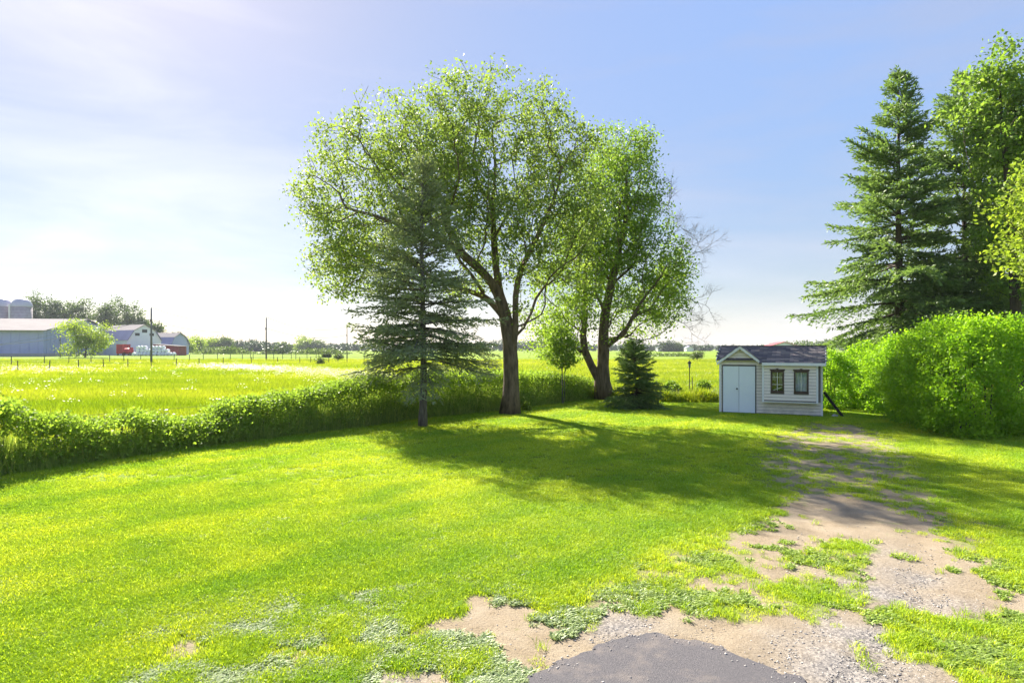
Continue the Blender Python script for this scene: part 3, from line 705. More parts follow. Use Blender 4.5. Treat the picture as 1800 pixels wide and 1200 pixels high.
# ------------------------------------------------------------------ big trees by the fence
Y1 = 24.4
b1 = gp(896, 728)
seeds = [[b1, at(899, 690, Y1), at(898, 640, Y1), at(897, 600, Y1), at(889, 560, Y1), at(878, 515, Y1), at(872, 478, Y1), at(868, 420, Y1+.3), at(866, 350, Y1+.5), at(872, 290, Y1+.8), at(862, 220, Y1+1)],
         [at(878, 515, Y1), at(850, 478, Y1-.5), at(815, 448, Y1-.8), at(770, 415, Y1-1.2), at(715, 400, Y1-1.5), at(660, 378, Y1-1.6), at(600, 365, Y1-1.6)],
         [at(815, 448, Y1-.8), at(790, 400, Y1), at(770, 350, Y1+.4), at(745, 300, Y1+.6), at(735, 240, Y1+.8)],
         [at(715, 400, Y1-1.5), at(690, 340, Y1-1.8), at(660, 290, Y1-2), at(630, 240, Y1-2)],
         [at(770, 350, Y1+.4), at(785, 290, Y1+1.2), at(800, 230, Y1+1.6)],
         [at(899, 640, Y1), at(908, 575, Y1-.25), at(905, 520, Y1-.3), at(915, 470, Y1-.4), at(945, 415, Y1-.6), at(975, 350, Y1-.8), at(990, 290, Y1-.9)],
         [at(868, 420, Y1+.3), at(895, 370, Y1+.2), at(930, 320, Y1+.3), at(940, 250, Y1)],
         [at(889, 560, Y1), at(850, 515, Y1+1), at(800, 512, Y1+1.8), at(740, 520, Y1+2.2)]]
blobs = [pxblob(850, 215, 150, 90, Y1, 3.6), pxblob(700, 240, 110, 80, Y1, 3.2), pxblob(610, 290, 75, 85, Y1, 2.6), pxblob(560, 350, 55, 50, Y1, 1.8),
         pxblob(950, 230, 60, 95, Y1, 2.8), pxblob(960, 340, 70, 90, Y1, 3.0), pxblob(760, 350, 160, 90, Y1, 3.8), pxblob(640, 400, 85, 60, Y1, 2.6),
         pxblob(870, 400, 110, 90, Y1, 3.4), pxblob(590, 455, 50, 45, Y1, 1.8), pxblob(660, 470, 80, 50, Y1, 2.2, 1.5), pxblob(940, 470, 70, 50, Y1, 2.4), pxblob(820, 500, 70, 40, Y1, 2, 1.5), pxblob(600, 500, 45, 40, Y1, 1.8), pxblob(985, 420, 60, 60, Y1, 2.4), pxblob(1000, 320, 38, 60, Y1, 2.0), pxblob(800, 290, 160, 110, Y1, 3.6), pxblob(1020, 380, 45, 80, Y1, 2.2), pxblob(1005, 470, 50, 40, Y1, 2), pxblob(1025, 270, 35, 50, Y1, 1.8), pxblob(560, 480, 30, 30, Y1, 1.4), pxblob(530, 330, 35, 25, Y1, 1.2), pxblob(640, 450, 90, 60, Y1, 2.6, -1), pxblob(585, 400, 60, 45, Y1, 2), pxblob(930, 545, 40, 35, Y1, 1.6), pxblob(1030, 270, 45, 60, Y1, 2.0), pxblob(1040, 370, 40, 60, Y1, 2.0)]
def t1(P, ti):                       # leaf tint shifts lighter and yellower towards the outer left
    return np.clip(ti+0.25*sstep(-2, -9, P[:, 0]), 0, 1)
grow_tree('maple_tree', 'largest wide crowned maple standing at the fence in the middle of the lawn edge', b1, seeds, blobs, 4300, M['leaf_maple'], M['bark_maple'], 0.30, 21, 0.118, 0.18, group='maples at the back of the lawn', tip_r=0.007, tintf=t1, hollow=.8)

Y3 = 31.0
b3 = gp(1063, 703)
seeds = [[b3, at(1055, 670, Y3), at(1040, 640, Y3), at(1022, 618, Y3), at(1025, 585, Y3+.3), at(1030, 550, Y3+.5), at(1025, 500, Y3+.6), at(1035, 430, Y3+.8), at(1050, 350, Y3+1), at(1060, 280, Y3+1)],
         [at(1055, 670, Y3), at(1062, 640, Y3-.2), at(1060, 600, Y3-.3), at(1062, 560, Y3-.4), at(1075, 500, Y3-.4), at(1090, 430, Y3-.3), at(1105, 360, Y3), at(1100, 290, Y3), at(1095, 240, Y3)],
         [at(1062, 610, Y3-.3), at(1085, 600, Y3-.8), at(1105, 575, Y3-1.1), at(1120, 540, Y3-1.2), at(1150, 500, Y3-1.2)],
         [at(1075, 500, Y3-.4), at(1120, 460, Y3-.5), at(1165, 425, Y3-.6)],
         [at(1022, 618, Y3), at(1000, 600, Y3-.8), at(975, 585, Y3-1.2)]]
blobs = [pxblob(1085, 280, 62, 60, Y3, 3), pxblob(1128, 262, 28, 44, Y3, 2), pxblob(1050, 320, 60, 80, Y3, 3), pxblob(1115, 350, 50, 85, Y3, 2.6), pxblob(1040, 440, 60, 70, Y3, 3),
         pxblob(1110, 455, 70, 60, Y3, 3), pxblob(1165, 470, 45, 45, Y3, 2.2), pxblob(1175, 530, 40, 35, Y3, 1.8), pxblob(1060, 530, 80, 50, Y3, 3), pxblob(1000, 520, 50, 50, Y3, 2.4), pxblob(1130, 555, 60, 40, Y3, 2.2), pxblob(990, 575, 38, 40, Y3, 1.6), pxblob(1150, 420, 50, 50, Y3, 2.2), pxblob(1190, 490, 32, 45, Y3, 2), pxblob(1150, 520, 55, 45, Y3, 2.6), pxblob(960, 500, 40, 40, Y3, 1.8), pxblob(965, 560, 34, 44, Y3, 1.8), pxblob(1010, 400, 50, 60, Y3, 2.4), pxblob(1090, 400, 70, 80, Y3, 2.8), pxblob(950, 590, 28, 42, Y3, 1.6), pxblob(1000, 600, 40, 42, Y3, 1.8), pxblob(1095, 590, 60, 26, Y3, 2), pxblob(1020, 480, 70, 60, Y3, 2.8), pxblob(1155, 440, 60, 60, Y3, 2.4, -1), pxblob(1150, 360, 35, 60, Y3, 1.8)]
r3, N3, par3, w3 = grow_tree('maple_tree', 'leaning forked maple behind the small spruce with bare twigs on its right side', b3, seeds, blobs, 3300, M['leaf_bright'], M['bark_maple'], 0.36, 20, 0.132, 0.23, group='maples at the back of the lawn', tip_r=0.008, tintf=lambda P, ti: np.clip(ti*.7+0.45*sstep(8.5, 4, P[:, 2]), 0, 1), hollow=.62)
# bare dead branches on the right side of that tree
mb = MB()
def twiggy(p, d, L_, r_, lev):
    pts = [p]; q = np.array(p); d = np.array(d)
    k = 4
    for i in range(k):
        d = d+rng.normal(0, 0.16, 3); d /= np.linalg.norm(d); q = q+d*L_/k; pts.append(q.copy())
        if lev > 0 and i > 0:
            for s in range(2):
                e = d+rng.normal(0, 0.65, 3); e[2] += 0.25; e /= np.linalg.norm(e); twiggy(q, e, L_*0.55, r_*0.55, lev-1)
    mb.tube(np.array(pts)-b3, [r_*(1-0.7*i/k) for i in range(k+1)], 3, cap=False)
for (px, py, dx, dz, L_) in [(1165, 425, .7, .6, 1.9), (1170, 470, .95, .25, 1.9), (1185, 520, .9, -.1, 1.6), (1150, 400, .4, .9, 1.6), (1190, 450, .8, .6, 1.4), (1180, 560, .9, -.35, 1.3)]:
    twiggy(at(px, py, Y3-.5), [dx, rng.normal(0, .3), dz], L_, 0.022, 3)
mb.build('dead_branches', M['twig'], r3)['kind'] = 'stuff'

def hang_free(name, label, px, py_top, base, h, r, n_att, mat, barkm, rb, lp, ls, group=None, cat='tree', lowfrac=0.35, tip=0.006, spread=0.18, nb=5):
    c = np.array(base); blobs = []
    for k in range(nb):
        a = rng.random()*6.28; q = r*0.45*rng.random(); zz = h*(lowfrac+(1-lowfrac)*(0.25+0.6*k/nb))
        blobs.append((c+np.array([q*math.cos(a), q*math.sin(a), zz]), np.array([r*0.7, r*0.7, h*(1-lowfrac)*0.32])))
    blobs.append((c+np.array([0, 0, h*(0.5+lowfrac/2)]), np.array([r*.9, r*.9, h*(1-lowfrac)*0.46])))
    seeds = [[c, c+[0.02, 0, h*0.15], c+[-.02, .02, h*lowfrac], c+[0.03, 0, h*0.7], c+[0, 0, h*0.9]]]
    return grow_tree(name, label, c, seeds, blobs, n_att, mat, barkm, rb, lp, ls, spread, group=group, cat=cat, tip_r=tip)
# sapling between the two maples
bs = gp(988, 711)
seeds = [[bs, at(988, 670, bs[1]), at(987, 630, bs[1]), at(985, 580, bs[1])], [bs+[0.1, 0, 0], at(993, 670, bs[1]), at(992, 640, bs[1]), at(998, 600, bs[1])]]
blobs = [pxblob(975, 620, 24, 26, bs[1], .7), pxblob(985, 590, 26, 24, bs[1], .7), pxblob(1000, 615, 14, 30, bs[1], .5), pxblob(992, 636, 20, 12, bs[1], .5)]
grow_tree('maple_sapling', 'thin twin stemmed maple sapling with bright leaves at the fence end', bs, seeds, blobs, 240, M['leaf_bright'], M['bark_spruce'], 0.035, 13, 0.12, 0.18, cat='sapling', flare=False, tip_r=0.005)

# ------------------------------------------------------------------ spruces
def spruce(name, label, base, H, Rm, z_low, step, per, mat, barkm, rtrunk, group, nsize=0.11, droop=0.25, prof=0.8, twig_gap=0.16, dens=1.0, needle_w=0.28, lean=(0, 0), sparse_low=False, cat='spruce', elow=-14):
    B_ = np.array(base, float); root = empty(name, tuple(B_), 0, label, cat, group)
    tp = [np.array([lean[0]*t*t+0.03*math.sin(7*t), lean[1]*t*t, H*t]) for t in np.linspace(0, 1, 14)]
    def tk(z):
        t = z/H; return np.array([lean[0]*t*t+0.03*math.sin(7*t), lean[1]*t*t, z])
    MB().tube(tp, [rtrunk*(1.25 if i == 0 else 1)*max(0.06, (1-i/13)**0.9) for i in range(14)], 10).build('trunk', barkm, root, smooth=True)
    br = MB(); PP = []; DD = []; TT = []
    z = z_low
    while z < H-0.12:
        f = (H-z)/(H-z_low)
        L0 = Rm*(f**prof)*(1 if f < 0.88 else 0.9)
        for k in range(per):
            a = rng.random()*6.28; zz = z+rng.normal(0, step*0.3); L_ = max(0.15, L0*rng.uniform(*((0.66, 1.15) if sparse_low else (0.5, 1.2)))*((0.9 if sparse_low else 0.78)+(0.2 if sparse_low else 0.42)*vnoise(np.array(zz*0.9+7), np.array(a*1.2))))
            if sparse_low and f > 0.93 and rng.random() < 0.2: continue
            el = math.radians(42)*(1-f)**1.2+math.radians(elow)*f; hd = np.array([math.cos(a), math.sin(a), 0]); p = tk(min(zz, H-0.1)); path = [p]
            ns = 7; ej = rng.normal(0, .13)
            for i in range(ns):
                t = i/ns; e = el+ej-droop*math.sin(t*math.pi*0.75)*f+0.42*max(0, t-0.55)
                p = p+(hd*math.cos(e)+np.array([0, 0, math.sin(e)]))*L_/ns; path.append(p.copy())
            br.tube(path, [max(0.004, 0.010+0.011*L_)*(1-0.85*i/ns) for i in range(ns+1)], 4, cap=False)
            path = np.array(path); sdv = np.array([-hd[1], hd[0], 0])
            nt = max(3, int(L_/twig_gap)); tt0 = rng.random()*0.6
            for j in range(nt):
                t = 0.16+0.84*(j+rng.random()*0.6)/nt; t = min(t, 0.99); q = t*ns; i0 = int(q); P0 = path[i0]*(1-q+i0)+path[min(i0+1, ns)]*(q-i0)
                fw = path[min(i0+1, ns)]-path[i0]; fw /= np.linalg.norm(fw)+1e-9
                for sgn in (-1, 1):
                    if rng.random() > 0.93*dens: continue
                    tl = (0.18+0.46*L_*(1-t)**0.8*min(1, t*2.2+.3))*rng.uniform(0.6, 1.1)
                    dv = fw*0.75+sdv*sgn*0.8+np.array([0, 0, -0.22*f+rng.normal(0, .12)]); dv /= np.linalg.norm(dv)
                    m = max(2, int(tl/(nsize*.6))); s_ = np.linspace(0.02, tl, m)[:, None]
                    sag = np.zeros((m, 3)); sag[:, 2] = -0.25*(s_[:, 0]**2)*f
                    PP.append(P0+dv*s_+sag); DD.append(np.repeat(dv[None], m, 0)); TT.append(np.full(m, tt0*0.7+0.3*rng.random()))
            m = max(3, int(L_/0.08)); q = np.linspace(0.25, 1, m)*ns; i0 = np.minimum(q.astype(int), ns-1)
            PP.append(path[i0]+(path[i0+1]-path[i0])*(q-i0)[:, None]); DD.append(np.repeat((path[-1]-path[-2])[None]/(L_/ns), m, 0)); TT.append(np.full(m, tt0))
        z += step*(0.8+0.4*rng.random())
    br.build('branches', barkm, root)['kind'] = 'stuff'
    P = np.concatenate(PP); Dv = np.concatenate(DD); T_ = np.concatenate(TT)
    q3 = 2 if nsize > .11 else 3; P = np.repeat(P, q3, 0)+rng.normal(0, nsize*.12, (len(P)*q3, 3)); Dv = np.repeat(Dv, q3, 0); T_ = np.repeat(T_, q3)+0.2*rng.random(len(P))
    leafcloud('crown', P, nsize, T_, mat, root, dirs=Dv, rnd=0.38, wid=needle_w, up=0.2, droop=0.0)
    return root
G_SP = 'spruces of the yard'
spruce('spruce_tree', 'slender spruce with bare grey lower trunk in front of the fence, under the big maple', gp(743, 750), 8.9, 2.85, 2.0, 0.22, 7, M['needles_left'], M['bark_spruce'], 0.135, G_SP, 0.14, droop=0.14, elow=-4, prof=0.75, twig_gap=0.16, dens=0.8, lean=(0.0, 0), sparse_low=True, cat='tree')
spruce('small_spruce', 'small young spruce with dense skirt of branches reaching the grass, left of the shed', gp(1117, 719), 2.95, 1.45, 0.08, 0.13, 8, M['needles'], M['bark_dark'], 0.05, G_SP, 0.085, droop=0.2, prof=0.72, twig_gap=0.09, cat='tree')
def ground_at(px, Y): return np.array([(px-900)/FP*Y, Y, 0.0])
spruce('spruce_tree', 'broad dark blue green spruce with pointed top behind the hedge, nearest the shed', ground_at(1580, 30), 15.9, 4.7, 2.2, 0.36, 7, M['needles'], M['bark_dark'], 0.24, G_SP, 0.20, droop=0.22, prof=0.78, twig_gap=0.17, dens=0.95, needle_w=.34, cat='tree')
spruce('spruce_tree', 'narrow dark spruce with long bare trunk between the broad spruce and the ash', ground_at(1696, 31), 16.0, 3.7, 4.0, 0.36, 7, M['needles'], M['bark_dark'], 0.2, G_SP, 0.20, droop=0.3, prof=0.5, twig_gap=0.18, dens=0.85, needle_w=.34, cat='tree')
spruce('spruce_tree', 'dark spruce hidden behind the ash with bare trunk showing above the hedge', ground_at(1778, 33), 14.2, 3.2, 3.0, 0.4, 7, M['needles'], M['bark_dark'], 0.22, G_SP, 0.20, droop=0.3, prof=0.5, twig_gap=0.2, dens=0.85, needle_w=.34, cat='tree')

# light green trees at the right edge
Y5 = 26.5; b5 = ground_at(1790, Y5)
seeds = [[b5, at(1788, 600, Y5), at(1784, 500, Y5), at(1778, 400, Y5), at(1770, 300, Y5), at(1760, 200, Y5), at(1755, 120, Y5)], [at(1784, 480, Y5), at(1740, 400, Y5), at(1705, 300, Y5), at(1690, 220, Y5)],
         [at(1778, 400, Y5), at(1820, 320, Y5), at(1840, 220, Y5)]]
blobs = [pxblob(1757, 105, 30, 38, Y5, 1.2), pxblob(1725, 140, 40, 40, Y5, 1.6), pxblob(1790, 140, 50, 60, Y5, 2), pxblob(1695, 195, 36, 36, Y5, 1.5), pxblob(1750, 220, 60, 60, Y5, 2.3), pxblob(1825, 230, 70, 90, Y5, 2.6),
         pxblob(1755, 320, 50, 55, Y5, 2.2), pxblob(1840, 380, 70, 80, Y5, 2.4), pxblob(1745, 410, 35, 50, Y5, 1.6), pxblob(1800, 480, 50, 50, Y5, 2)]
grow_tree('ash_tree', 'tall light green ash with drooping feathery leaves at the right edge', b5, seeds, blobs, 760, M['leaf_ash'], M['bark_dark'], 0.2, 36, 0.17, 0.24, tip_r=0.007, hollow=.7)
Y6 = 19.5; b6 = ground_at(1905, Y6)
seeds = [[b6, at(1905, 620, Y6), at(1900, 500, Y6), at(1890, 400, Y6), at(1880, 300, Y6)], [at(1900, 500, Y6), at(1850, 450, Y6), at(1800, 440, Y6)], [at(1890, 420, Y6), at(1840, 370, Y6), at(1780, 350, Y6)]]
blobs = [pxblob(1790, 365, 48, 26, Y6, 1.1), pxblob(1775, 440, 50, 24, Y6, 1.1), pxblob(1840, 400, 60, 60, Y6, 1.6), pxblob(1900, 330, 80, 90, Y6, 2.2), pxblob(1920, 450, 80, 80, Y6, 2.2), pxblob(1810, 470, 34, 20, Y6, .9), pxblob(1845, 300, 34, 34, Y6, 1.1)]
grow_tree('maple_tree', 'yellow green maple whose twigs reach in at the right edge above the hedge', b6, seeds, blobs, 520, M['leaf_lime'], M['bark_dark'], 0.16, 20, 0.14, 0.2, tip_r=0.006)

# ------------------------------------------------------------------ hedge
def shrub_surface(blobs, n, jit=0.16):
    a = np.array([np.prod(r)**(2/3) for c, r in blobs]); pk = rng.choice(len(blobs), int(n*1.9), p=a/a.sum())
    Cc = np.array([c for c, r in blobs]); Rr = np.array([r for c, r in blobs])
    v = rng.normal(size=(len(pk), 3)); v /= np.linalg.norm(v, axis=1)[:, None]
    lump = 0.78+0.52*fbm((v[:, 0]*2.3+v[:, 2]*1.1+pk*7.3)*1.4, (v[:, 1]*2.3-v[:, 2]*1.7)*1.4, 3)
    q = lump*(1-0.30*rng.random(len(pk))**1.8)
    P = Cc[pk]+v*Rr[pk]*q[:, None]
    inside = np.zeros(len(P))
    m = (((P[:, None]-Cc[None])/Rr[None])**2).sum(2); m[np.arange(len(P)), pk] = 9
    keep = (m.min(1) > 0.60) & (P[:, 2] > 0.02)
    return P[keep][:n], v[keep][:n]
hb = [(13.55, 26.6, .75, .7, 2.3), (15.2, 26.8, 1.2, 1.1, 2.6), (15.0, 24.5, 1.2, 1.1, 2.75), (14.7, 22.8, 1.4, 1.2, 2.95), (14.1, 21.0, 1.5, 1.2, 3.15), (13.8, 19.6, 1.6, 1.3, 3.35), (14.3, 18.8, 1.7, 1.3, 3.35), (15.9, 19.3, 1.7, 1.5, 3.35), (17.4, 19.9, 1.7, 1.5, 3.2), (19.0, 20.3, 1.7, 1.5, 3.1), (13.3, 18.3, 1.15, 1.0, 2.9), (16.4, 18.3, 1.3, .9, 2.3)]
blobs = [(np.array([a, b, h*0.44]), np.array([rx, ry, h*0.56])) for a, b, rx, ry, h in hb]
hr = empty('hedge', (14.0, 20.0, 0), 0, 'large bushy bright green hedge right of the shed', 'hedge')
Pc, vc = shrub_surface(blobs, 3700)
kk = np.repeat(np.arange(len(Pc)), 46); P = Pc[kk]+rng.normal(0, 0.115, (len(kk), 3))*np.array([1, 1, .8]); ctint = rng.random(len(Pc))[kk]
okz = P[:, 2] > 0.02; P = P[okz]; ctint = ctint[okz]
shoots = []
for k in range(260):
    i = rng.integers(0, len(hb)); a, b, rx, ry, h = hb[i]; x0 = a+rng.normal(0, rx*.45); y0 = b+rng.normal(0, ry*.45); hh = rng.uniform(0.1, 0.38)*(2.2 if k < 4 else 1)
    z0 = h*0.44+h*0.56*math.sqrt(max(0.05, 1-((x0-a)/rx)**2-((y0-b)/ry)**2)); m = int(40*hh/.4)
    t = rng.random(m)*hh; shoots.append(np.stack([x0+rng.normal(0, .06, m), y0+rng.normal(0, .06, m), z0+t], 1))
P = np.concatenate([P]+shoots)
leafcloud('foliage', P, 0.082, 0.35*np.concatenate([ctint, np.ones(len(P)-len(ctint))])+0.3*fbm(P[:, 0]*1.2+P[:, 2]*.8, P[:, 1]*1.2+P[:, 2], 3)+0.35*rng.random(len(P)), M['leaf_hedge'], hr, offset=np.array([14.0, 20.0, 0]), up=0.5, droop=0.15, wid=0.7)
mb = MB()
for i, (a, b, rx, ry, h) in enumerate(hb):
    for k in range(4):
        an = rng.random()*6.28; q = rng.random(); ex, ey = rx*0.5*q*math.cos(an), ry*0.5*q*math.sin(an)
        mb.tube(np.array([[a+ex*.3, b+ey*.3, -0.02], [a+ex*.6, b+ey*.6, h*.4], [a+ex, b+ey, h*.85]])-np.array([14.0, 20, 0]), [0.03, 0.02, 0.008], 4, cap=False)
mb.build('stems', M['bark_dark'], hr)['kind'] = 'stuff'

# ------------------------------------------------------------------ vine covered fence
seg = np.diff(FL, axis=0); sl = np.hypot(seg[:, 0], seg[:, 1]); cum = np.concatenate([[0], np.cumsum(sl)])
def fpos(s):
    s = np.asarray(s, float); i = np.clip(np.searchsorted(cum, s, side='right')-1, 0, len(seg)-1); t = (s-cum[i])/sl[i]
    return FL[i]+seg[i]*t[..., None], seg[i]/sl[i][..., None]
TPX = [-400, -60, 0, 30, 55, 90, 130, 200, 250, 290, 315, 345, 380, 405, 440, 500, 560, 600, 640, 700, 735, 800, 850, 900, 960, 1000, 1045]
TPY = [700, 700, 700, 705, 722, 733, 735, 733, 718, 735, 742, 733, 716, 704, 700, 692, 678, 672, 664, 668, 652, 652, 654, 654, 656, 662, 668]
def ftop(p):
    px = 900+FP*p[:, 0]/p[:, 1]; py = np.interp(px, TPX, TPY); return HC-(py-HZ)/FP*p[:, 1]
fr = empty('overgrown_fence', (FL[0][0], FL[0][1], 0), 0, 'low wire fence overgrown with vines between lawn and meadow', 'fence'); FO = np.array([FL[0][0], FL[0][1], 0])
Ltot = cum[-1]
for k, s in enumerate(np.arange(0.4, Ltot, 2.45)):
    p, d = fpos(np.array([s])); p = p[0]; mb = MB(); h = max(0.9, ftop(p[None])[0]-0.10)
    if k % 3 == 0: mb.tube([(p[0]-FO[0], p[1]-FO[1], -.05), (p[0]-FO[0]+.03, p[1]-FO[1], h*.5), (p[0]-FO[0]+rng.normal(0, .05), p[1]-FO[1], h)], [.05, .048, .045], 7).build('post', M['old_wood'], fr)
    else: mb.tube([(p[0]-FO[0], p[1]-FO[1], -.05), (p[0]-FO[0], p[1]-FO[1], h)], 0.022, 6).build('post', M['post_dark'], fr)
ss = np.arange(0, Ltot, 0.5); pc, dc = fpos(ss); mb = MB()
for hgt in (0.15, 0.45, 0.75, 1.02):
    mb.tube(np.stack([pc[:, 0]-FO[0], pc[:, 1]-FO[1], np.full(len(pc), hgt)+0.01*np.sin(ss*3)], 1), 0.004, 3, cap=False)
mb.build('wire', M['galv'], fr)
n = 135000; s = rng.random(n)*Ltot; p, d = fpos(s); tp = ftop(p)
nr = np.stack([-d[:, 1], d[:, 0]], 1); hn = fbm(s*1.6, s*0+2.0, 4)
q = rng.random(n); zz = np.where(q < 0.36, tp-0.42*rng.random(n)**1.3*(0.5+hn), tp*rng.random(n)**0.9)+rng.normal(0, .05, n)+0.30*(fbm(s*2.4, s*0+8, 3)-0.5)
gap = (fbm(s*1.1, zz*1.6+5, 3) > 0.22) | (zz > tp-0.22)
th = 0.20+0.20*hn; off = rng.normal(0, 1, n)*th-0.12*(zz < tp*.6)
P = np.stack([p[:, 0]+nr[:, 0]*off, p[:, 1]+nr[:, 1]*off, zz], 1)[gap & (zz > 0.03)]
leafcloud('vine_leaves', P, 0.064, 0.2+0.5*fbm(P[:, 0]*1.5, P[:, 2]*2+P[:, 1], 3)+0.3*rng.random(len(P)), M['leaf_vine'], fr, offset=FO, up=0.35, droop=0.5, wid=0.75)
mb = MB()
for k in range(420):
    s0 = rng.random()*Ltot; p0, d0 = fpos(np.array([s0])); p0 = p0[0]; t0 = ftop(p0[None])[0]; q0 = np.array([p0[0]-FO[0]+rng.normal(0, .15), p0[1]-FO[1]+rng.normal(0, .15), 0])
    mb.tube([q0, q0+[rng.normal(0, .1), rng.normal(0, .1), t0*.5], q0+[rng.normal(0, .25), rng.normal(0, .25), t0*rng.uniform(.8, 1.08)]], [.009, .007, .004], 3, cap=False)
mb.build('vine_stems', M['twig'], fr)['kind'] = 'stuff'
# tall grass at its foot
n = 3600; s = rng.random(n)*Ltot; p, d = fpos(s); nr = np.stack([-d[:, 1], d[:, 0]], 1); off = rng.uniform(-0.62, 0.5, n)+0.22*(fbm(s*1.3, s*0, 3)-.5)
tp = ftop(p); P = np.stack([p[:, 0]+nr[:, 0]*off, p[:, 1]+nr[:, 1]*off, np.full(n, -0.02)], 1)
hs = np.clip(tp*1.0*(1-0.75*np.clip(-off-0.05, 0, 1)/0.7)*rng.uniform(0.35, 0.95, n)*(0.55+0.8*fbm(s*0.8, s*0+11, 3)), 0.2, 1.4)
src6 = [blade_patch(100+s, 26, 0.13, 0.45, 1.0, 0.014, 0.45) for s in range(6)]
tag(scatter('fence_grass', src6, P, rng.random(n)*6.28, hs, np.clip(0.2+0.7*fbm(s*.9, s*0+3, 3)+0.2*rng.random(n), 0, 1), M['grass_fence']), 'uncut tall grass and weeds along the foot of the vine covered fence', 'grass', kind='stuff')
# rough strip behind the lawn, right of the fence end
n = 2600; x = rng.uniform(2.6, 20, n); y = LAWN_BACK-0.6*np.clip(x-3, 0, 4)+rng.uniform(0.1, 2.8, n)*rng.random(n)**0.5+0.4
src7 = [blade_patch(120+s, 24, 0.16, 0.25, 0.75, 0.02, 0.7) for s in range(5)]
tag(scatter('rough_grass', src7, np.stack([x, y, 0*x-.04], 1), rng.random(n)*6.28, 0.5+0.8*rng.random(n)*fbm(x*.9, y*.9, 3)*1.6, rng.random(n), M['grass_tall']), 'rough weeds and grass at the back edge of the lawn beside the shed', 'grass', kind='stuff')
def bush(name, label, c, r, h, n, mat, leaf, group=None, cat='shrub', stems=10):
    c = np.array(c, float); root = empty(name, tuple(c), 0, label, cat, group); bl = []
    for k in range(6):
        a = rng.random()*6.28; q = r*.5*rng.random(); hh = h*rng.uniform(.7, 1); bl.append((np.array([q*math.cos(a), q*math.sin(a), hh*.5]), np.array([r*.62, r*.62, hh*.5])))
    P, v = shrub_surface(bl, n); leafcloud('foliage', P, leaf, 0.6*rng.random(len(P))+0.3*fbm(P[:, 0]*3, P[:, 2]*3, 2), mat, root, up=.4)
    mb = MB()
    for k in range(stems):
        a = rng.random()*6.28; q = r*.7*rng.random(); mb.tube([(q*.2*math.cos(a), q*.2*math.sin(a), -0.03), (q*.6*math.cos(a), q*.6*math.sin(a), h*.45), (q*math.cos(a), q*math.sin(a), h*rng.uniform(.75, .98))], [max(.006, r*.02), max(.005, r*.014), .004], 3, cap=False)
    mb.build('stems', M['bark_dark'], root)['kind'] = 'stuff'; return root
for (px, py, r, h, lab) in [(1048, 697, .45, 1.0, 'leafy weed bush between the fence end and the leaning maple'), (1180, 703, .55, .95, 'low bramble bush just right of the small spruce'), (1240, 700, .5, .9, 'leafy bramble bush at the left corner of the shed'), (925, 722, .22, .35, 'small pale leafy weed at the foot of the largest maple')]:
    bush('bramble_bush' if h > .5 else 'weed', lab, gp(px, py), r, h, int(2600*r*h*3), M['leaf_vine'] if h > .5 else M['leaf_lime'], .09, cat='bush' if h > .5 else 'weed', group='low bushes at the back of the lawn' if h > .5 else None)
# thin garden lamp on a pole
bl_ = gp(1212, 704); rt = empty('garden_lamp', tuple(bl_), 0, 'slim pole lamp with pale lantern rising from the weeds left of the shed', 'garden lamp')
hL = HC-(634-HZ)/FP*bl_[1]
MB().tube([(0, 0, -.03), (0, 0, hL-.32)], 0.022, 8).build('pole', M['post_dark'], rt)
MB().lathe([(.035, hL-.34), (.055, hL-.31), (.05, hL-.29), (.065, hL-.12), (.03, hL-.11)], 10).build('lantern', M['cable'], rt)
MB().lathe([(.11, hL-.12), (.10, hL-.09), (.02, hL), (.005, hL+.04)], 10).build('cap', M['galv'], rt)
st_ = gp(1217, 704); tag(MB().tube([(0, 0, -.03), (.01, 0, .6), (-.01, 0, 1.15)], 0.02, 6).build('garden_stake', M['old_wood']), 'short wooden stake close beside the pole lamp', 'stake').location = tuple(st_)

# ------------------------------------------------------------------ garden shed
SA = -math.atan2(1.6, 3.3); shed = empty('garden_shed', (8.30, 25.0, 0.0), SA, 'small cream clapboard garden shed with white double door and two brown windows', 'shed')
Wd, Dp = 3.67, 2.44
# core walls
mb = MB(); mb.box(0.03, 0.10, .03, Dp-.03, .08, 2.02); mb.box(1.352, Wd-.03, .03, .10, .08, 2.02); mb.box(Wd-.10, Wd-.03, .105, Dp-.03, .08, 2.02); mb.box(.105, Wd-.105, Dp-.10, Dp-.03, .08, 2.02)
mb.box(.10, 1.352, .03, .10, 1.90, 2.02); mb.prism([(-.0, 2.02), (1.55, 2.02), (.775, 2.56)], 'y', .03, .10)
for xx in (.03, Wd-.10): mb.prism([(.03, 2.02), (Dp-.03, 2.02), (1.15, 2.50)], 'x', xx, xx+.07)
mb.build('wall', M['gap'], shed)
MB().box(.10, Wd-.10, .10, Dp-.10, .04, .08).build('floor', M['old_wood'], shed)
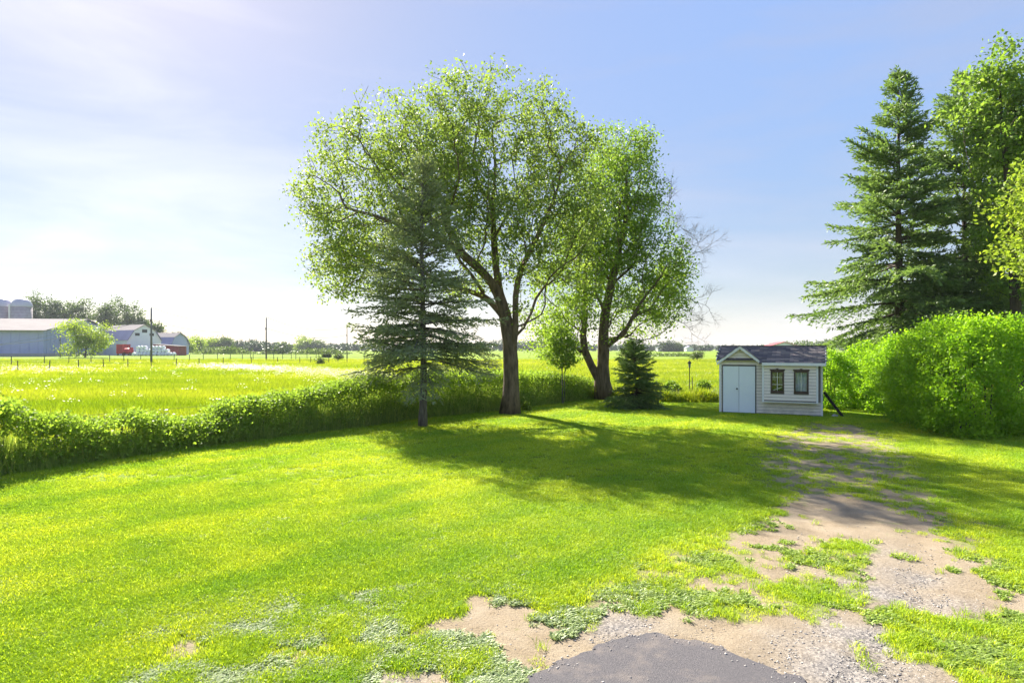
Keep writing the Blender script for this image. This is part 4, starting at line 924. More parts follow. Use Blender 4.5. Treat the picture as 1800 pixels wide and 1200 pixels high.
# clapboards: each board its own mesh
def board(x0, x1, z0, z1, y, name='siding_board'):
    mb = MB(); mb.prism([(y-.030, z0), (y, z0), (y, z1), (y-.012, z1)], 'x', x0, x1); 
    return mb.build(name, M['siding'], shed)
zs = np.arange(.06, 2.0, .122)
for z in zs:
    z1 = min(z+.108, 2.02); board(.015, .092, z, z1, .03)
    if z > .53: board(1.362, 1.60, z, z1, .03)
    else: board(1.362, Wd-.015, z, z1, .03)
for z in np.arange(1.925, 2.50, .122):
    z1 = min(z+.108, 2.52); h0 = .775*(1-(max(z, 2.02)-2.02)/.54)+.0; h1 = .775*(1-max(0, z1-2.02)/.54)
    h0 = min(h0, .775); MB().add([(.775-h0, .008, z), (.775+h0, .008, z), (.775+h1, .024, z1), (.775-h1, .024, z1), (.775-h0, .03, z), (.775+h0, .03, z), (.775+h1, .03, z1), (.775-h1, .03, z1)],
        [(0, 1, 2, 3), (7, 6, 5, 4), (0, 4, 5, 1), (1, 5, 6, 2), (2, 6, 7, 3), (3, 7, 4, 0)]).build('siding_board', M['siding'], shed)
for z in zs:                                             # side walls
    for xx, sg in ((.03, -1), (Wd-.03, 1)):
        z1 = min(z+.108, 2.02); MB().prism([(xx+sg*.022, z), (xx, z), (xx, z1), (xx+sg*.006, z1)][::sg], 'y', .02, Dp-.02).build('siding_board', M['siding'], shed)
# bump-out with windows
BY = -.27; wx = [(1.90, 2.37), (2.71, 3.21)]; wz = (.90, 1.72)
bo = MB()
bo.box(1.60, 1.63, BY, .008, .55, 2.0); bo.box(3.50, 3.53, BY, .008, .55, 2.0); bo.box(1.632, 3.498, BY+.005, .006, .552, .58)
for (a, b) in ((1.632, wx[0][0]), (wx[0][1], wx[1][0]), (wx[1][1], 3.498)): bo.box(a, b, BY+.002, BY+.03, .582, 2.0)
for (a, b) in wx: bo.box(a+.001, b-.001, BY+.003, BY+.029, .583, wz[0]); bo.box(a+.001, b-.001, BY+.003, BY+.029, wz[1], 1.999)
bay = bo.build('window_bay', M['gap'], shed)
for z in np.arange(.60, 1.99, .118):
    z1 = min(z+.103, 1.99)
    segs = [(1.665, 3.465)] if (z1 < wz[0] or z > wz[1]) else [(1.665, wx[0][0]-.001), (wx[0][1]+.001, wx[1][0]-.001), (wx[1][1]+.001, 3.465)]
    for a, b in segs: MB().prism([(BY-.026, z), (BY, z), (BY, z1), (BY-.012, z1)], 'x', a, b).build('siding_board', M['siding'], bay)
for a, b in ((1.595, 1.662), (3.468, 3.535)): MB().box(a, b, BY-.028, BY-.001, .545, 2.0).build('corner_trim', M['trim'], bay)
MB().box(1.59, 3.54, BY-.034, BY+.02, .515, .546).build('bottom_trim', M['trim'], bay)
for k, (a, b) in enumerate(wx):
    fw = MB(); z0, z1 = wz; fw.box(a-.0, a+.055, BY-.045, BY-.002, z0, z1); fw.box(b-.055, b, BY-.045, BY-.002, z0, z1); fw.box(a+.055, b-.055, BY-.044, BY-.002, z1-.06, z1); fw.box(a+.055, b-.055, BY-.044, BY-.002, z0, z0+.06)
    w_ = fw.build('window', M['brown'], shed)
    hd = MB(); hd.box(a-.03, b+.03, BY-.06, BY-.004, z1+.001, z1+.055); hd.box((a+b)/2-.04, (a+b)/2+.04, BY-.066, BY-.006, z1+.02, z1+.085); hd.build('head_trim', M['brown'], w_)
    MB().box(a-.01, b+.01, BY-.06, BY-.004, z0-.03, z0-.001).build('sill', M['brown'], w_)
    MB().box(a+.055, b-.055, BY-.020, BY-.014, z0+.06, z1-.06).build('pane', M['glass'], w_)
    mt = MB(); xm = (a+b)/2; mt.box(xm-.010, xm+.010, BY-.032, BY-.021, z0+.06, z1-.06)
    for q in ((1, 2) if k == 0 else ()): zq = z0+.06+(z1-z0-.12)*(q/3+.06*(q == 2)); mt.box(a+.056, b-.056, BY-.030, BY-.022, zq-.009, zq+.009)
    mt.build('muntin', M['white'], w_)
    cu = MB()
    def wavy(x0, x1, za, zb, yy):
        m = 14; t = np.linspace(0, 1, m); vs = [(x0+(x1-x0)*q, yy+.012*math.sin(q*20), za) for q in t]+[(x0+(x1-x0)*q, yy+.012*math.sin(q*20+.5), zb) for q in t]; cu.add(vs, [(i, i+1, m+i+1, m+i) for i in range(m-1)])
    if k == 0: wavy(a+.05, a+.17, z0+.45, z1-.04, BY+.06); wavy(b-.17, b-.05, z0+.35, z1-.04, BY+.06); cu.build('curtain', M['curtain'], w_)
    else: wavy(a+.04, b-.04, z0+.02, z1-.03, BY+.05); cu.build('curtain', M['curtain_blue'], w_)
MB().tube([(wx[0][0]+.09, BY+.02, wz[0]+.075), (wx[0][1]-.07, BY+.02, wz[0]+.20)], .018, 6).build('leaning_stick', M['white'], bay)
MB().box(1.64, 3.49, .02, .029, .6, 1.98).build('bay_shade_sheet', M['void'], bay)  # dark sheet painted as the unlit inside behind the panes
# doors
for i, (a, b) in enumerate(((.128, .720), (.732, 1.325))):
    dr = MB().box(a, b, -.035, .015, .05, 1.865).build('door', M['door'], shed)
    if i == 0:
        MB().lathe([(.012, 0), (.014, .03), (.032, .04), (.034, .06), (.02, .072)], 10).build('handle', M['dark_metal'], dr)
        h_ = bpy.data.objects[-1] if False else dr.children[0]; h_.rotation_euler = (R(90), 0, 0); h_.location = (b-.06, -.035, .98)
df = MB(); df.box(.098, .126, -.045, .02, .03, 1.895); df.box(1.327, 1.358, -.045, .02, .03, 1.895); df.box(.126, 1.327, -.044, .02, 1.868, 1.896); df.box(.126, 1.327, -.044, .02, .018, .048)
df.build('door_frame', M['dark_metal'], shed)
MB().box(.15, 1.30, .02, .05, .06, 1.86).build('door_shade_sheet', M['void'], shed)  # dark sheet painted as shade in the slit between the door leaves
for a, b, y0, y1 in ((-.02, .055, -.012, .05), (Wd-.055, Wd+.02, -.012, .05)): MB().box(a, b, y0, y1, .03, 1.99).build('corner_trim', M['trim'], shed)
# roof
RY, RZ, EY, EZ = 1.15, 2.66, -.40, 2.015
sl_ = math.atan2(RZ-EZ, RY-EY)
def zmain(y): return EZ+(y-EY)*math.tan(sl_)
rf = MB()
rf.prism([(EY, EZ-.05), (EY, EZ), (RY, RZ), (RY, RZ-.05)], 'x', 1.50, Wd+.10)
y2 = -.12; rf.prism([(y2, zmain(y2)-.05), (y2, zmain(y2)), (RY, RZ), (RY, RZ-.05)], 'x', -.10, 1.499)
rf.prism([(RY+.001, RZ-.05), (RY+.001, RZ), (2*RY-EY-.1, EZ+.04), (2*RY-EY-.1, EZ-.01)], 'x', -.10, Wd+.10)
roof = rf.build('roof', M['shingle0'], shed)
PX, PZ, GL, GR, GE = .775, 2.655, -.10, 1.60, 2.0
dg = MB(); dg.add([(GL, -.13, GE), (PX, -.13, PZ), (GR, -.13, GE), (GL, -.13, GE-.045), (PX, -.13, PZ-.05), (GR, -.13, GE-.045), (GL, 0.5, GE), (PX, RY, PZ), (GR, 0.5, GE)],
    [(0, 1, 4, 3), (1, 2, 5, 4), (0, 6, 7, 1), (1, 7, 8, 2), (3, 4, 7, 6), (4, 5, 8, 7)])
dorm = dg.build('dormer_roof', M['shingle1'], shed)
# rake boards and fascia
def rake(x0, z0, x1, z1):
    return MB().add([(x0, -.155, z0-.10), (x1, -.155, z1-.11), (x1, -.155, z1+.012), (x0, -.155, z0+.012), (x0, -.132, z0-.10), (x1, -.132, z1-.11), (x1, -.132, z1+.012), (x0, -.132, z0+.012)],
                    [(0, 1, 2, 3), (7, 6, 5, 4), (0, 4, 5, 1), (1, 5, 6, 2), (2, 6, 7, 3), (3, 7, 4, 0)]).build('rake_board', M['trim'], shed)
rake(GL, GE, PX-.001, PZ); rake(GR, GE, PX+.001, PZ)
MB().box(1.60, Wd+.10, EY-.024, EY-.002, EZ-.10, EZ+.008).build('fascia', M['trim'], shed)
MB().box(1.602, Wd+.08, EY, .0, EZ-.055, EZ-.052).build('soffit', M['trim'], shed)
for xx in (-.125, Wd+.102): MB().prism([(EY+.25*(xx < 0), EZ-.1+.1*(xx < 0)), (RY, RZ-.10), (2*RY-EY-.1, EZ-.06), (2*RY-EY-.1, EZ+.03), (RY, RZ+.01), (EY+.25*(xx < 0), EZ+.01+.1*(xx < 0))], 'x', xx, xx+.022).build('rake_board', M['trim'], shed)
# shingles, one by one
shm = []
for k in range(4):
    me = MB().box(-.158, .158, -.085, .085, 0, .012).mesh('shingle'); me.materials.append(M['shingle%d' % k]); shm.append(me)
def shingle(x, y, z, rot, parent):
    o = bpy.data.objects.new('shingle', random.choices(shm, (4, 3, 3, 2))[0]); C.objects.link(o); o.parent = parent; o.location = (x, y, z); o.rotation_euler = rot; return o
nc = 12; cs, sn = math.cos(sl_), math.sin(sl_); Ls = math.hypot(RY-EY, RZ-EZ)
def zdorm(x): return PZ-abs(x-PX)*(PZ-GE)/(PX-GL)
for r_ in range(nc):
    t = (r_+.5)*Ls/nc; y = EY+t*cs; z = EZ+t*sn; x = -.02+(.16 if r_ % 2 else 0)
    while x < Wd+.02:
        if not (x < 1.62 and y < -.02) and zdorm(x) < z+.06:
            shingle(x, y, z+.006, (sl_-.03, 0, random.gauss(0, .006)), roof)
        x += .322
    shingle
da = math.atan2(PZ-GE, PX-GL)
for sgn in (-1, 1):
    for r_ in range(7):
        t = (r_+.5)/7; x = PX+sgn*(PX-GL)*(1-t)*.99; z = GE+(PZ-GE)*t
        y = -.02+(.15 if r_ % 2 else 0)
        while zmain(y) < z+.02 and y < .95:
            o = shingle(x, y, z+.008, (0, 0, 0), dorm); o.rotation_euler = Matrix.Rotation(sgn*da, 3, 'Y').to_euler(); o.rotation_euler.rotate_axis('Z', R(90)); y += .322
for x in np.arange(-.05, Wd+.08, .31):
    o = shingle(x, RY, RZ+.008, (0, 0, 0), roof); o.scale = (1, .9, 1.2)
for x, w_ in ((.25, .2), (1.1, .2), (2.0, .25), (2.9, .2), (3.45, .35)):
    MB().box(x-w_/2, x+w_/2, .05 if x < 3.2 else -.14, .30 if x < 3.2 else .06, -.05, .058 if x < 3.2 else .075).build('foundation_block', M['block'], shed)
MB().box(.02, Wd-.02, .06, .12, .0, .059).build('skid', M['old_wood'], shed)
# black plank leaning on the shed's right side, stone at its foot
ca, sa = math.cos(SA), math.sin(SA)
def shp(x, y, z=0): return (8.30+x*ca-y*sa, 25.0+x*sa+y*ca, z)
p0, p1 = np.array(shp(Wd+.70, .35, 0.0)), np.array(shp(Wd+.06, .35, .92))
mb = MB(); mb.tube([np.array([0, 0, 0]), p1-p0], [.06, .06], 4); o = mb.build('black_plank', M['black_wood']); o.location = tuple(p0)
tag(o, 'black plank leaning against the right end of the shed', 'plank')
def rock(loc, r, label, mat):
    bm = MB(); v = [] ; 
    nlat, nlon = 5, 8; vs = [(0, 0, -r*.5)]; fs = []
    prof = [(r*.75, -r*.25), (r, .05*r), (r*.7, r*.45), (r*.3, r*.62)]
    b = MB().lathe(prof, 9); b.v = [(x*(.8+.4*rng.random()), y*(.8+.4*rng.random()), z*(.85+.3*rng.random())) for x, y, z in b.v]
    o = b.build('rock', mat); o.location = loc; return tag(o, label, 'rock')
rock(shp(Wd+.42, .05, .04), .13, 'pale stone on the ground by the foot of the black plank', M['block'])

# ------------------------------------------------------------------ farm at the left
def P3(px, Y, z=0): return np.array([(px-900)/FP*Y, Y, z])
# long metal barn
eh, rh, rh2 = 8.5, 13.2, 8.5
A = np.array([-152.8, 204.0]); Bc = np.array([-164.0, 261.0]); mid = (A+Bc)/2; LX = -75.0     # runs towards -X out of the frame
ab = Bc-A; Lg = np.hypot(*ab); ga = math.atan2(ab[1], ab[0]); nrm = np.array([-ab[1], ab[0]])/Lg      # points to -X
root = empty('dairy_barn', (A[0], A[1], 0), 0, 'long lavender blue metal barn with pale roof at the left edge', 'barn')
def loc(u, w): p = ab/Lg*u+nrm*w; return (p[0], p[1])
LB = 80.0
def wallpts(L4, z0, z1): return [(a[0], a[1], z) for z in (z0, z1) for a in L4]
mb = MB(); c0, c1, c2, c3 = loc(0, 0), loc(Lg, 0), loc(Lg, LB), loc(0, LB); pm0, pm1 = loc(Lg/2, 0), loc(Lg/2, LB)
mb.add([(*c0, .9), (*c3, .9), (*c3, eh), (*c0, eh)], [(0, 1, 2, 3)]); mb.add([(*c1, .9), (*c2, .9), (*c2, eh), (*c1, eh)], [(0, 1, 2, 3)]); mb.add([(*c3, .9), (*c2, .9), (*c2, eh), (*pm1, rh), (*c3, eh)], [(0, 1, 2, 3, 4)])
mb.build('side_wall', M['barn_blue'], root)
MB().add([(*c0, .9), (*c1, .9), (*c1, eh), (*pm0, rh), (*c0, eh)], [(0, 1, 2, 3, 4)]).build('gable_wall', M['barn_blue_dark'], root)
mb = MB(); mb.add([(*c0, -.2), (*c1, -.2), (*c2, -.2), (*c3, -.2), (*c0, .9), (*c1, .9), (*c2, .9), (*c3, .9)], [(0, 1, 5, 4), (1, 2, 6, 5), (2, 3, 7, 6), (3, 0, 4, 7)]); mb.build('foundation', M['block'], root)
def slab(q, th=.25):
    q = [np.array(p, float) for p in q]; vs = q+[p-np.array([0, 0, th]) for p in q]; return MB().add(vs, [(0, 1, 2, 3), (7, 6, 5, 4)]+[(i, (i+1) % 4, 4+(i+1) % 4, 4+i) for i in range(4)])
e0, e3, r0, r1_, e1, e2 = loc(-1.2, -1), loc(-1.2, LB+1), loc(Lg/2, -1), loc(Lg/2, LB+1), loc(Lg+1.2, -1), loc(Lg+1.2, LB+1)
slab([(*e0, eh+.1-.18), (*e3, eh+.1-.18), (*r1_, rh+.2), (*r0, rh+.2)]).build('roof', M['roof_pale'], root)
slab([(*e1, eh-.08), (*e2, eh-.08), (*r1_, rh+.2), (*r0, rh+.2)]).build('roof', M['roof_pale'], root)
for k in range(26):                                       # vertical ribs on the long wall
    w = 1.5+k*2.6; p = loc(-.06, w); MB().tube([(*p, 1.0), (*p, eh-.15)], .07, 4).build('wall_rib', M['barn_blue'], root)
for k in range(12):
    u = 2+k*2.6; p = loc(u, -.06); MB().tube([(*p, 1.0), (*p, eh-.2)], .07, 4).build('wall_rib', M['barn_blue_dark'], root)
# white gambrel barn
def gambrel(name, label, x0, x1, Y0, depth, zs_, roofm, lowm, wallm, ang, group=None):
    """gable end faces the camera; profile widths from centre: eave we, knee wk"""
    root = empty(name, ((x0+x1)/2, Y0, 0), ang, label, 'barn', group); we = (x1-x0)/2; ze, zk, zp, wk = zs_
    prof = [(-we, ze), (-wk, zk), (0, zp), (wk, zk), (we, ze)]
    MB().prism([(-we, -.2), (we, -.2)]+prof[::-1], 'y', 0, depth).build('wall', wallm, root)
    for i in range(4):
        a, b = prof[i], prof[i+1]; o = .22
        dx, dz = b[0]-a[0], b[1]-a[1]; l = math.hypot(dx, dz); nx_, nz_ = -dz/l*o, dx/l*o
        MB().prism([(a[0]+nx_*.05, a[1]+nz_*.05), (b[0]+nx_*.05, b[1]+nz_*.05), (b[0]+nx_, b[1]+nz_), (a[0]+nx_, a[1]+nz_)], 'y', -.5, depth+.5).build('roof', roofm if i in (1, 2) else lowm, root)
    return root
# the barn's length runs away to the left: the gable end is turned towards the camera's right
gb = gambrel('gambrel_barn', 'white gambrel roofed barn with small gable windows behind the utility pole', -143, -130.6, 233, 22, (5.4, 9.1, 11.3, 3.8), M['roof_pale'], M['roof_blue'], M['barn_white'], R(58))
for (x, z, w, h) in ((0, 9.0, .9, 1.2), (-2.6, 7.7, .8, 1.0), (2.6, 7.7, .8, 1.0)):
    wn_ = MB().box(x-w, x+w, -.08, .05, z-h/2, z+h/2).build('window', M['dark_metal'], gb); MB().box(x-w-.15, x+w+.15, -.07, .02, z-h/2-.2, z-h/2-.001).build('sill', M['barn_white'], wn_)
g2 = gambrel('gambrel_barn', 'smaller blue grey barn half hidden right of the white gambrel barn', -144, -134, 262, 13, (4.0, 7.0, 8.9, 3.4), M['roof_pale'], M['roof_blue'], M['barn_blue'], R(76))
# red lean-to
rt = empty('red_shed', tuple(P3(292, 226)), R(4), 'low dark red shed behind the white wrapped bales', 'shed')
MB().prism([(-4.5, -.2), (4.5, -.2), (4.5, 3.2), (-4.5, 3.9)], 'y', 0, 6).build('wall', M['red_dark'], rt)
MB().prism([(-4.9, 3.95), (4.9, 3.25), (4.9, 3.42), (-4.9, 4.12)], 'y', -.5, 6.5).build('roof', M['roof_pale'], rt)
# silos
for px, lab in ((38, 'right hand concrete silo with domed metal roof and pale chute behind the long barn'), (3, 'concrete silo with domed roof cut by the left edge')):
    Ys = 285; c = P3(px, Ys); rr = 15.5/FP*Ys; zb = HC+(HZ-539)/FP*Ys; zt = HC+(HZ-523.5)/FP*Ys
    s_ = empty('silo', tuple(c), 0, lab, 'silo', 'silos behind the long barn')
    MB().lathe([(rr, -.2)]+[(rr, zb)], 28).build('body', M['silo'], s_, smooth=True)
    hp = MB()
    for z in np.arange(1, zb, 1.3): hp.lathe([(rr+.03, z), (rr+.07, z+.05), (rr+.03, z+.1)], 28)
    hp.build('hoops', M['silo_dome'], s_)
    dz = zt-zb; MB().lathe([(rr*1.03, zb-.1)]+[(rr*1.03*math.cos(t), zb+dz*math.sin(t)) for t in np.linspace(0.02, 1.52, 9)], 28).build('dome', M['silo_dome'], s_, smooth=True)
    MB().tube([(-rr*.92, -rr*.55, 0), (-rr*.92, -rr*.55, zb+1)], .45, 8).build('chute', M['white'], s_)
# red bin wagon and machine
rt = empty('forage_wagon', tuple(P3(210, 221)), 0, 'tall bright red forage wagon parked by the white barn', 'wagon')
MB().box(-1.15, 1.15, 0, 4.5, .7, 4.0).build('body', M['red'], rt)
for x in (-.8, -.27, .27, .8): MB().box(x-.05, x+.05, -.05, 0-.001, .7, 4.0).build('rib', M['red_dark'], rt)
for x in (-.9, .9):
    for y in (.6, 3.8): w_ = MB().lathe([(.42, -.12), (.45, 0), (.42, .12)], 14).build('wheel', M['dark_metal'], rt); w_.rotation_euler = (0, R(90), 0); w_.location = (x, y, .44)
rt = empty('manure_spreader', tuple(P3(223, 219)), 0, 'low red farm machine with rounded tank beside the red wagon', 'farm machine')
mb = MB(); mb.lathe([(.2, -1.35), (.95, -1.2), (1.05, 0), (.95, 1.2), (.2, 1.35)], 14); t_ = mb.build('tank', M['red'], rt, smooth=True); t_.rotation_euler = (0, R(90), 0); t_.location = (0, 1, 1.6)
MB().box(-1.5, 1.5, .3, 1.7, .5, .72).build('frame', M['red_dark'], rt)
MB().box(.5, 1.3, .5, 1.5, 2.3, 2.9).build('hopper', M['red'], rt)
for x in (-1.1, 1.1): w_ = MB().lathe([(.5, -.15), (.55, 0), (.5, .15)], 14).build('wheel', M['dark_metal'], rt); w_.rotation_euler = (R(90), 0, 0); w_.location = (x, .1, .55)
# wrapped bales, a stack three rows high
bm_ = MB().lathe([(.42, -.6), (.58, -.5), (.61, 0), (.58, .5), (.42, .6)], 14).mesh('wrapped_bale'); bm_.materials.append(M['wrap'])
rows = [(0, 236, 306, 215), (1, 241, 300, 215.6), (2, 243, 288, 216)]
k = 0
for yy in (0, 1.45):
    for lev, a, b, Yb in rows:
        npx = 1.24/Yb*FP
        for px in np.arange(a+(lev % 2)*npx/2, b, npx):
            if lev == 2 and 256 < px < 262: continue
            o = bpy.data.objects.new('wrapped_bale', bm_); C.objects.link(o); p = P3(px, Yb+yy); o.location = (p[0]+random.gauss(0, .04), p[1]+random.gauss(0, .1), .60+lev*1.12); o.rotation_euler = (R(90), random.gauss(0, .2), random.gauss(0, .06))
            tag(o, ['white wrapped round bale in the bottom row of the bale stack', 'white wrapped round bale in the middle row of the bale stack', 'white wrapped round bale in the top row of the bale stack'][lev], 'hay bale', ['bales in the bottom row', 'bales in the middle row', 'bales in the top row'][lev])
# right: red roofed farmhouse behind the shed
rt = empty('red_roof_barn', tuple(P3(1379, 330)), R(-12), 'distant pale barn with a red roof seen over the shed roof', 'barn')
MB().prism([(-9.5, -.2), (9.5, -.2), (9.5, 2.9), (0, 5.8), (-9.5, 2.9)], 'y', 0, 22).build('wall', M['barn_white'], rt)
for s in (-1, 1): MB().prism([(s*10.2, 2.75), (0, 5.86), (0, 6.1), (s*10.2, 3.0)], 'y', -1, 23).build('roof', M['red_roof'], rt)
for px, w, lab in ((1163, 3, 'tiny white farm building at the far wood edge right of the small spruce'), (1213, 3, 'tiny pale farm building at the far wood edge above the pole lamp'), (1422, 5, 'small pale house far behind the right end of the shed')):
    rt = empty('farmhouse', tuple(P3(px, 520)), 0, lab, 'house', 'far farm buildings'); MB().prism([(-w, -.2), (w, -.2), (w, 2.6), (0, 4.2), (-w, 2.6)], 'y', 0, 8).build('wall', M['white'], rt)
    for s in (-1, 1): MB().prism([(s*(w+.4), 2.5), (0, 4.25), (0, 4.5), (s*(w+.4), 2.75)], 'y', -.4, 8.4).build('roof', M['roof_blue'], rt)

# utility poles and cables
UP = []
def upole(px, bpy_, tpy, label, r=.13):
    b = gp(px, bpy_); h = HC+(HZ-tpy)/FP*b[1]; rt = empty('utility_pole', tuple(b), 0, label, 'utility pole', 'utility poles across the meadow')
    MB().tube([(0, 0, -.3), (0, 0, h)], [r*1.3, r*.9], 10).build('shaft', M['pole'], rt, smooth=True)
    MB().tube([(0, 0, h), (0, 0, h+.22)], [.06, .045], 8).build('insulator', M['block'], rt)
    MB().box(-.10, .10, -.22, -.10, h-2.1, h-1.75).build('bracket', M['dark_metal'], rt)
    UP.append((b, h)); return rt
upole(266, 640, 542, 'nearest tall wooden utility pole standing before the white bales')
upole(468, 637, 559, 'wooden utility pole in open meadow between the bales and the big maple', .12)
upole(610, 631, 575, 'most distant utility pole, partly behind the left spruce twigs', .11)
upole(106, 628, 586, 'short grey utility pole in front of the long blue barn', .10)
def cable(a, b, sag, label, r=.04):
    a = np.array(a); b = np.array(b); t = np.linspace(0, 1, 22)[:, None]; p = a+(b-a)*t; p[:, 2] -= (4*sag*t*(1-t))[:, 0]
    tag(MB().tube(p-a, r, 4).build('overhead_cable', M['cable']), label, 'cable', 'cables between the utility poles').location = tuple(a)
def top(i, d=0): return UP[i][0]+np.array([0, 0, UP[i][1]+.2-d])
cable(top(0), top(1), 1.6, 'upper overhead cable between the two nearest utility poles'); cable(top(0, 2.0), top(1, 2.0), 1.3, 'lower overhead cable between the two nearest utility poles')
cable(top(1), top(2), 1.5, 'upper overhead cable from the middle pole to the farthest pole'); cable(top(1, 2.0), top(2, 2.0), 1.2, 'lower overhead cable from the middle pole to the farthest pole')
cable(top(0, 2.0), at(-40, 608, 120), .8, 'overhead cable running from the nearest pole past the blue barn to the left edge'); cable(top(3), at(-60, 610, 150), .6, 'overhead cable from the short grey pole to the left edge')

# pasture fences: thin posts and wires
def wire_fence(label, pts, h, r=.05, wires=3):
    o = gp(*pts[0]); rt = empty('pasture_fence', tuple(o), 0, label, 'fence', 'wire fences across the meadow'); G_ = [gp(*p) for p in pts]
    me = MB().tube([(0, 0, -.1), (0, 0, h)], r, 5).mesh('post'); me.materials.append(M['post_dark'])
    for g in G_:
        q = bpy.data.objects.new('post', me); C.objects.link(q); q.parent = rt; q.location = tuple(g-o); q.rotation_euler = (random.gauss(0, .03), random.gauss(0, .03), 0)
    mb = MB()
    for k in range(wires):
        mb.tube([g-o+[0, 0, h*(.35+.28*k)] for g in G_], .012, 3, cap=False)
    mb.build('wire', M['galv'], rt)
wire_fence('nearest pasture wire fence with dark posts', [(-60, 662), (-15, 659), (32, 656), (86, 655), (138, 652), (182, 650), (225, 649.5), (266, 648.5), (310, 648), (350, 646.5), (392, 645), (442, 643.5), (488, 643), (527, 643), (546, 642), (578, 641.5), (594, 641), (610, 641), (640, 640), (672, 640)], 1.3)
wire_fence('second pasture wire fence behind the first utility pole', [(-50, 648), (20, 646), (78, 645), (121, 643), (160, 642), (193, 641), (218, 640), (247, 637.5), (306, 638), (333, 638), (358, 637), (382, 637), (405, 637), (426, 637), (445, 637), (481, 637), (520, 636), (560, 635.5), (600, 635)], 1.5, .055)
wire_fence('third pasture wire fence beyond the middle utility pole', [(440, 632), (468, 632), (497, 632), (512, 632), (540, 632), (556, 632), (575, 632), (590, 632), (640, 631)], 1.7, .06)

# ------------------------------------------------------------------ meadow trees, bushes and far woods
def far_tree(px, top_py, base_py, hw, label, mat, nl=2600, group=None, name='deciduous_tree', low=.18, leaf=None, natt=70, dist=None, nb=6):
    b = gp(px, base_py) if dist is None else P3(px, dist); D_ = b[1]; h = HC+(HZ-top_py)/FP*D_; r = hw/FP*D_
    ls = leaf or max(.16, D_/FP*2.9)
    return hang_free(name, label, px, top_py, b, h, r, natt, mat, M['bark_dark'], max(.05, h*.018), nl/natt, ls, group=group, lowfrac=low, tip=.02, spread=ls*1.5, nb=nb)
far_tree(150, 560, 628, 46, 'round bushy tree standing in front of the blue barn gable', M['leaf_lime'], 9000, low=.06, natt=150, nb=9)
g_ = 'trees behind the farm'
for (px, tp_, hw, lab, mt_) in [(62, 517, 24, 'dense tree just right of the silos', 'leaf_far'), (92, 519, 22, 'rounded tree third behind the barn roof', 'leaf_far'), (138, 516, 32, 'tall open crowned tree behind the barn gable', 'leaf_far'), (118, 541, 16, 'short dark tree between taller ones behind the barn', 'leaf_wood'),
                               (186, 530, 24, 'loose tree above the white barn roof, left one', 'leaf_far'), (225, 527, 30, 'airy sparse tree above the white barn ridge', 'leaf_far'), (273, 566, 14, 'small tree just right of the nearest utility pole', 'leaf_far'), (-8, 522, 26, 'tree behind the left silo', 'leaf_far'), (250, 556, 16, 'low tree left of the nearest utility pole top', 'leaf_far')]:
    far_tree(px, tp_, 0, hw, lab, M[mt_], 6500, g_, dist=330, low=.10, natt=110)
g_ = 'bushy trees beyond the meadow'
for (px, tp_, bp_, hw, lab, mt_) in [(325, 594, 620, 18, 'lime green bushy tree right of the red shed', 'leaf_lime'), (345, 592, 619, 16, 'lime bush beside the silage mound, second from the bales', 'leaf_lime'), (372, 594, 618, 20, 'wide lime green tree above the silage mound', 'leaf_lime'), (395, 594, 618, 14, 'olive tree at the right end of the lime group', 'leaf_far'),
                                     (533, 593.5, 617, 17, 'single round lime tree in front of the blue woods', 'leaf_lime'), (560, 602, 617, 12, 'low round tree right of the single lime tree', 'leaf_far'), (447, 604, 618, 14, 'dark round tree behind the middle pole', 'leaf_wood'), (500, 605, 618, 10, 'low bush left of the single lime tree', 'leaf_far'), (420, 601, 617, 13, 'dull green tree between lime group and middle pole', 'leaf_wood'),
                                     (1172, 602, 618, 14, 'rounded blue green tree at the wood edge right of the small spruce', 'leaf_wood'), (1188, 606, 618, 9, 'small tree next to the rounded tree at the wood edge', 'leaf_far'), (312, 582, 619, 8, 'slim tree with round top right of the blue grey barn', 'leaf_wood')]:
    far_tree(px, tp_, bp_, hw, lab, M[mt_], 2600, g_, low=.04)
far_tree(1226, 617, 639, 15, 'small leaning apple tree alone in the meadow behind the pole lamp', M['leaf_far'], 2600, low=.35, name='apple_tree', leaf=.14)
far_tree(594, 620, 637, 8, 'thin young tree in the meadow left of the spruce', M['leaf_far'], 700, low=.1, leaf=.2)
far_tree(563, 628, 644, 7, 'short meadow bush by the nearest pasture fence', M['leaf_far'], 600, low=.02, leaf=.2, name='meadow_bush')
# meadow brush: dark clumps
g_ = 'dark clumps of brush in the meadow'
for (px, bp_, w, hp, lab) in [(265, 652, 26, 5, 'dark low brush at the foot of the nearest utility pole'), (325, 655, 22, 6, 'dark low brush clump right of the nearest utility pole'), (150, 654, 8, 4, 'small dark bush left of the nearest pole'), (480, 644, 9, 4, 'small dark bush right of the middle pole'), (467, 645, 6, 3, 'tiny dark bush at the foot of the middle pole'),
                              (575, 628, 9, 7, 'dark shrub in the far pasture'), (595, 629, 9, 4, 'flat shrub beside the dark shrub in the far pasture'), (1180, 626, 60, 5, 'long strip of brown green brush across the far meadow'), (1195, 637, 22, 4, 'low brush strip left of the apple tree'), (955, 628, 12, 4, 'low bush in the meadow behind the fence end'), (1130, 628, 20, 5, 'low brush behind the top of the small spruce')]:
    b = gp(px, bp_); s = b[1]/FP
    bush('meadow_brush', lab, b, w*s, hp*s*1.15, 1600, M['leaf_far'] if bp_ < 640 or px > 900 else M['leaf_vine'], max(.16, s*2.2), group=g_, cat='bush', stems=4)
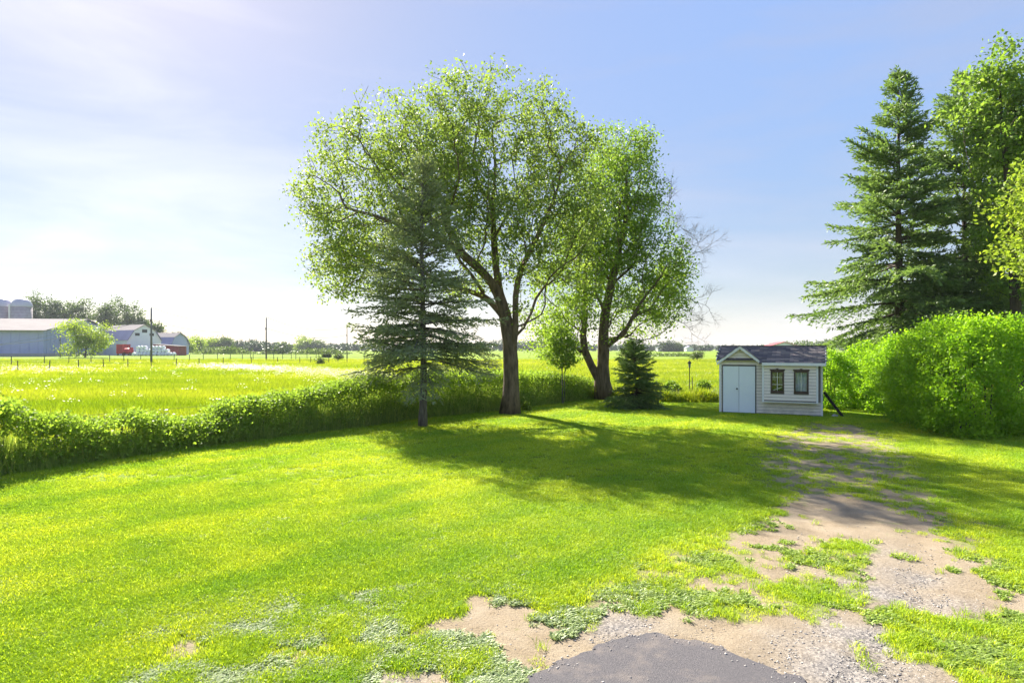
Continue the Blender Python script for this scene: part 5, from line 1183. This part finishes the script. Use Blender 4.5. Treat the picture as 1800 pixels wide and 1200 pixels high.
for (px, w, tp_, lab) in [(395, 42, 611, 'long grass covered silage mound in front of the lime trees'), (486, 17, 611, 'dark earth mound right of the middle pole'), (560, 45, 614, 'flat green mound left of the spruce')]:
    b = gp(px, 622); s = b[1]/FP; h = HC+(HZ-tp_)*s; mb = MB(); nn = 18; prof = []
    vs = []; fs = []
    for i in range(nn+1):
        u = -1+2*i/nn; hh = h*(1-u**4)*(0.85+.25*rng.random())
        for (yy, zz) in ((-5, -.1), (-2.5, hh*.75), (0, hh), (4, hh*.7), (7, -.1)): vs.append((u*w*s, yy+rng.normal(0, .3), zz))
    for i in range(nn):
        for j in range(4): fs.append((i*5+j, (i+1)*5+j, (i+1)*5+j+1, i*5+j+1))
    m_ = empty('earth_mound', tuple(b), 0, lab, 'mound', 'mounds at the far side of the pasture'); MB().add(vs, fs).build('soil', M['leaf_wood'] if False else M['meadow'], m_, smooth=True)
    Pm = np.array(vs)[rng.integers(0, len(vs), 2600)]+rng.normal(0, 1, (2600, 3))*[1.4, 1.2, .15]; leafcloud('grass_cover', Pm, .75, rng.random(2600), M['leaf_wood'] if px == 486 else M['leaf_far'], m_)
# woods all round the horizon
def woods(name, label, prof, D0, D1, ntree, mat, seed, nl=85):
    r = np.random.default_rng(seed); px = r.uniform(prof[0][0], prof[-1][0], ntree); D_ = r.uniform(D0, D1, ntree)
    ty = np.interp(px, [p[0] for p in prof], [p[1] for p in prof]); h = (HC+(HZ-ty)/FP*D_)*r.uniform(.72, 1.04, ntree); h = np.maximum(h, 2.5)
    x = (px-900)/FP*D_; rad = h*r.uniform(.22, .42, ntree)
    k = np.repeat(np.arange(ntree), nl); v = r.normal(size=(len(k), 3)); v /= np.linalg.norm(v, axis=1)[:, None]; q = r.random(len(k))**.35
    P = np.stack([x[k]+v[:, 0]*rad[k]*q, D_[k]+v[:, 1]*rad[k]*q, h[k]*.52+v[:, 2]*h[k]*.48*q], 1)
    o = leafcloud(name, P, D0/FP*3.0, np.clip(np.repeat(r.random(ntree), nl)*.8+.2*r.random(len(k)), 0, 1), mat, None, up=.5, wid=.9)
    return tag(o, label, 'woods', kind='stuff')
woods('far_woods', 'blue green woods along the far edge of the fields', [(-900, 597), (0, 597), (250, 597), (300, 600), (420, 603), (440, 596), (520, 604), (600, 603), (700, 602), (850, 600), (880, 597), (930, 597), (965, 603), (1100, 605), (1260, 606), (1330, 608)], 560, 700, 1500, M['leaf_wood'], 5)
woods('hillside_woods', 'mid green woods rising behind the shed roof', [(1300, 609), (1340, 605), (1390, 598), (1450, 595), (1600, 592), (2600, 590)], 400, 480, 420, M['leaf_far'], 6)
woods('distant_treeline', 'thin hazy line of trees on the horizon', [(-1500, 606), (900, 606), (3000, 606)], 1100, 1300, 1100, M['leaf_wood'], 7, 30)

# ------------------------------------------------------------------ air
hz = bpy.data.materials.new('haze_air'); hz.use_nodes = True; N = hz.node_tree.nodes; L = hz.node_tree.links
N.remove(N['Principled BSDF']); pv = N.new('ShaderNodeVolumePrincipled'); pv.inputs['Density'].default_value = 0.00018; pv.inputs['Color'].default_value = (0.86, 0.92, 1.0, 1); pv.inputs['Anisotropy'].default_value = 0.0
L.new(pv.outputs[0], N['Material Output'].inputs['Volume'])
HAZE = True
if HAZE: tag(MB().box(-2100, 2100, -1600, 2100, -1.4, 30).build('haze', hz), kind='stuff', label='thin pale summer haze over the fields')
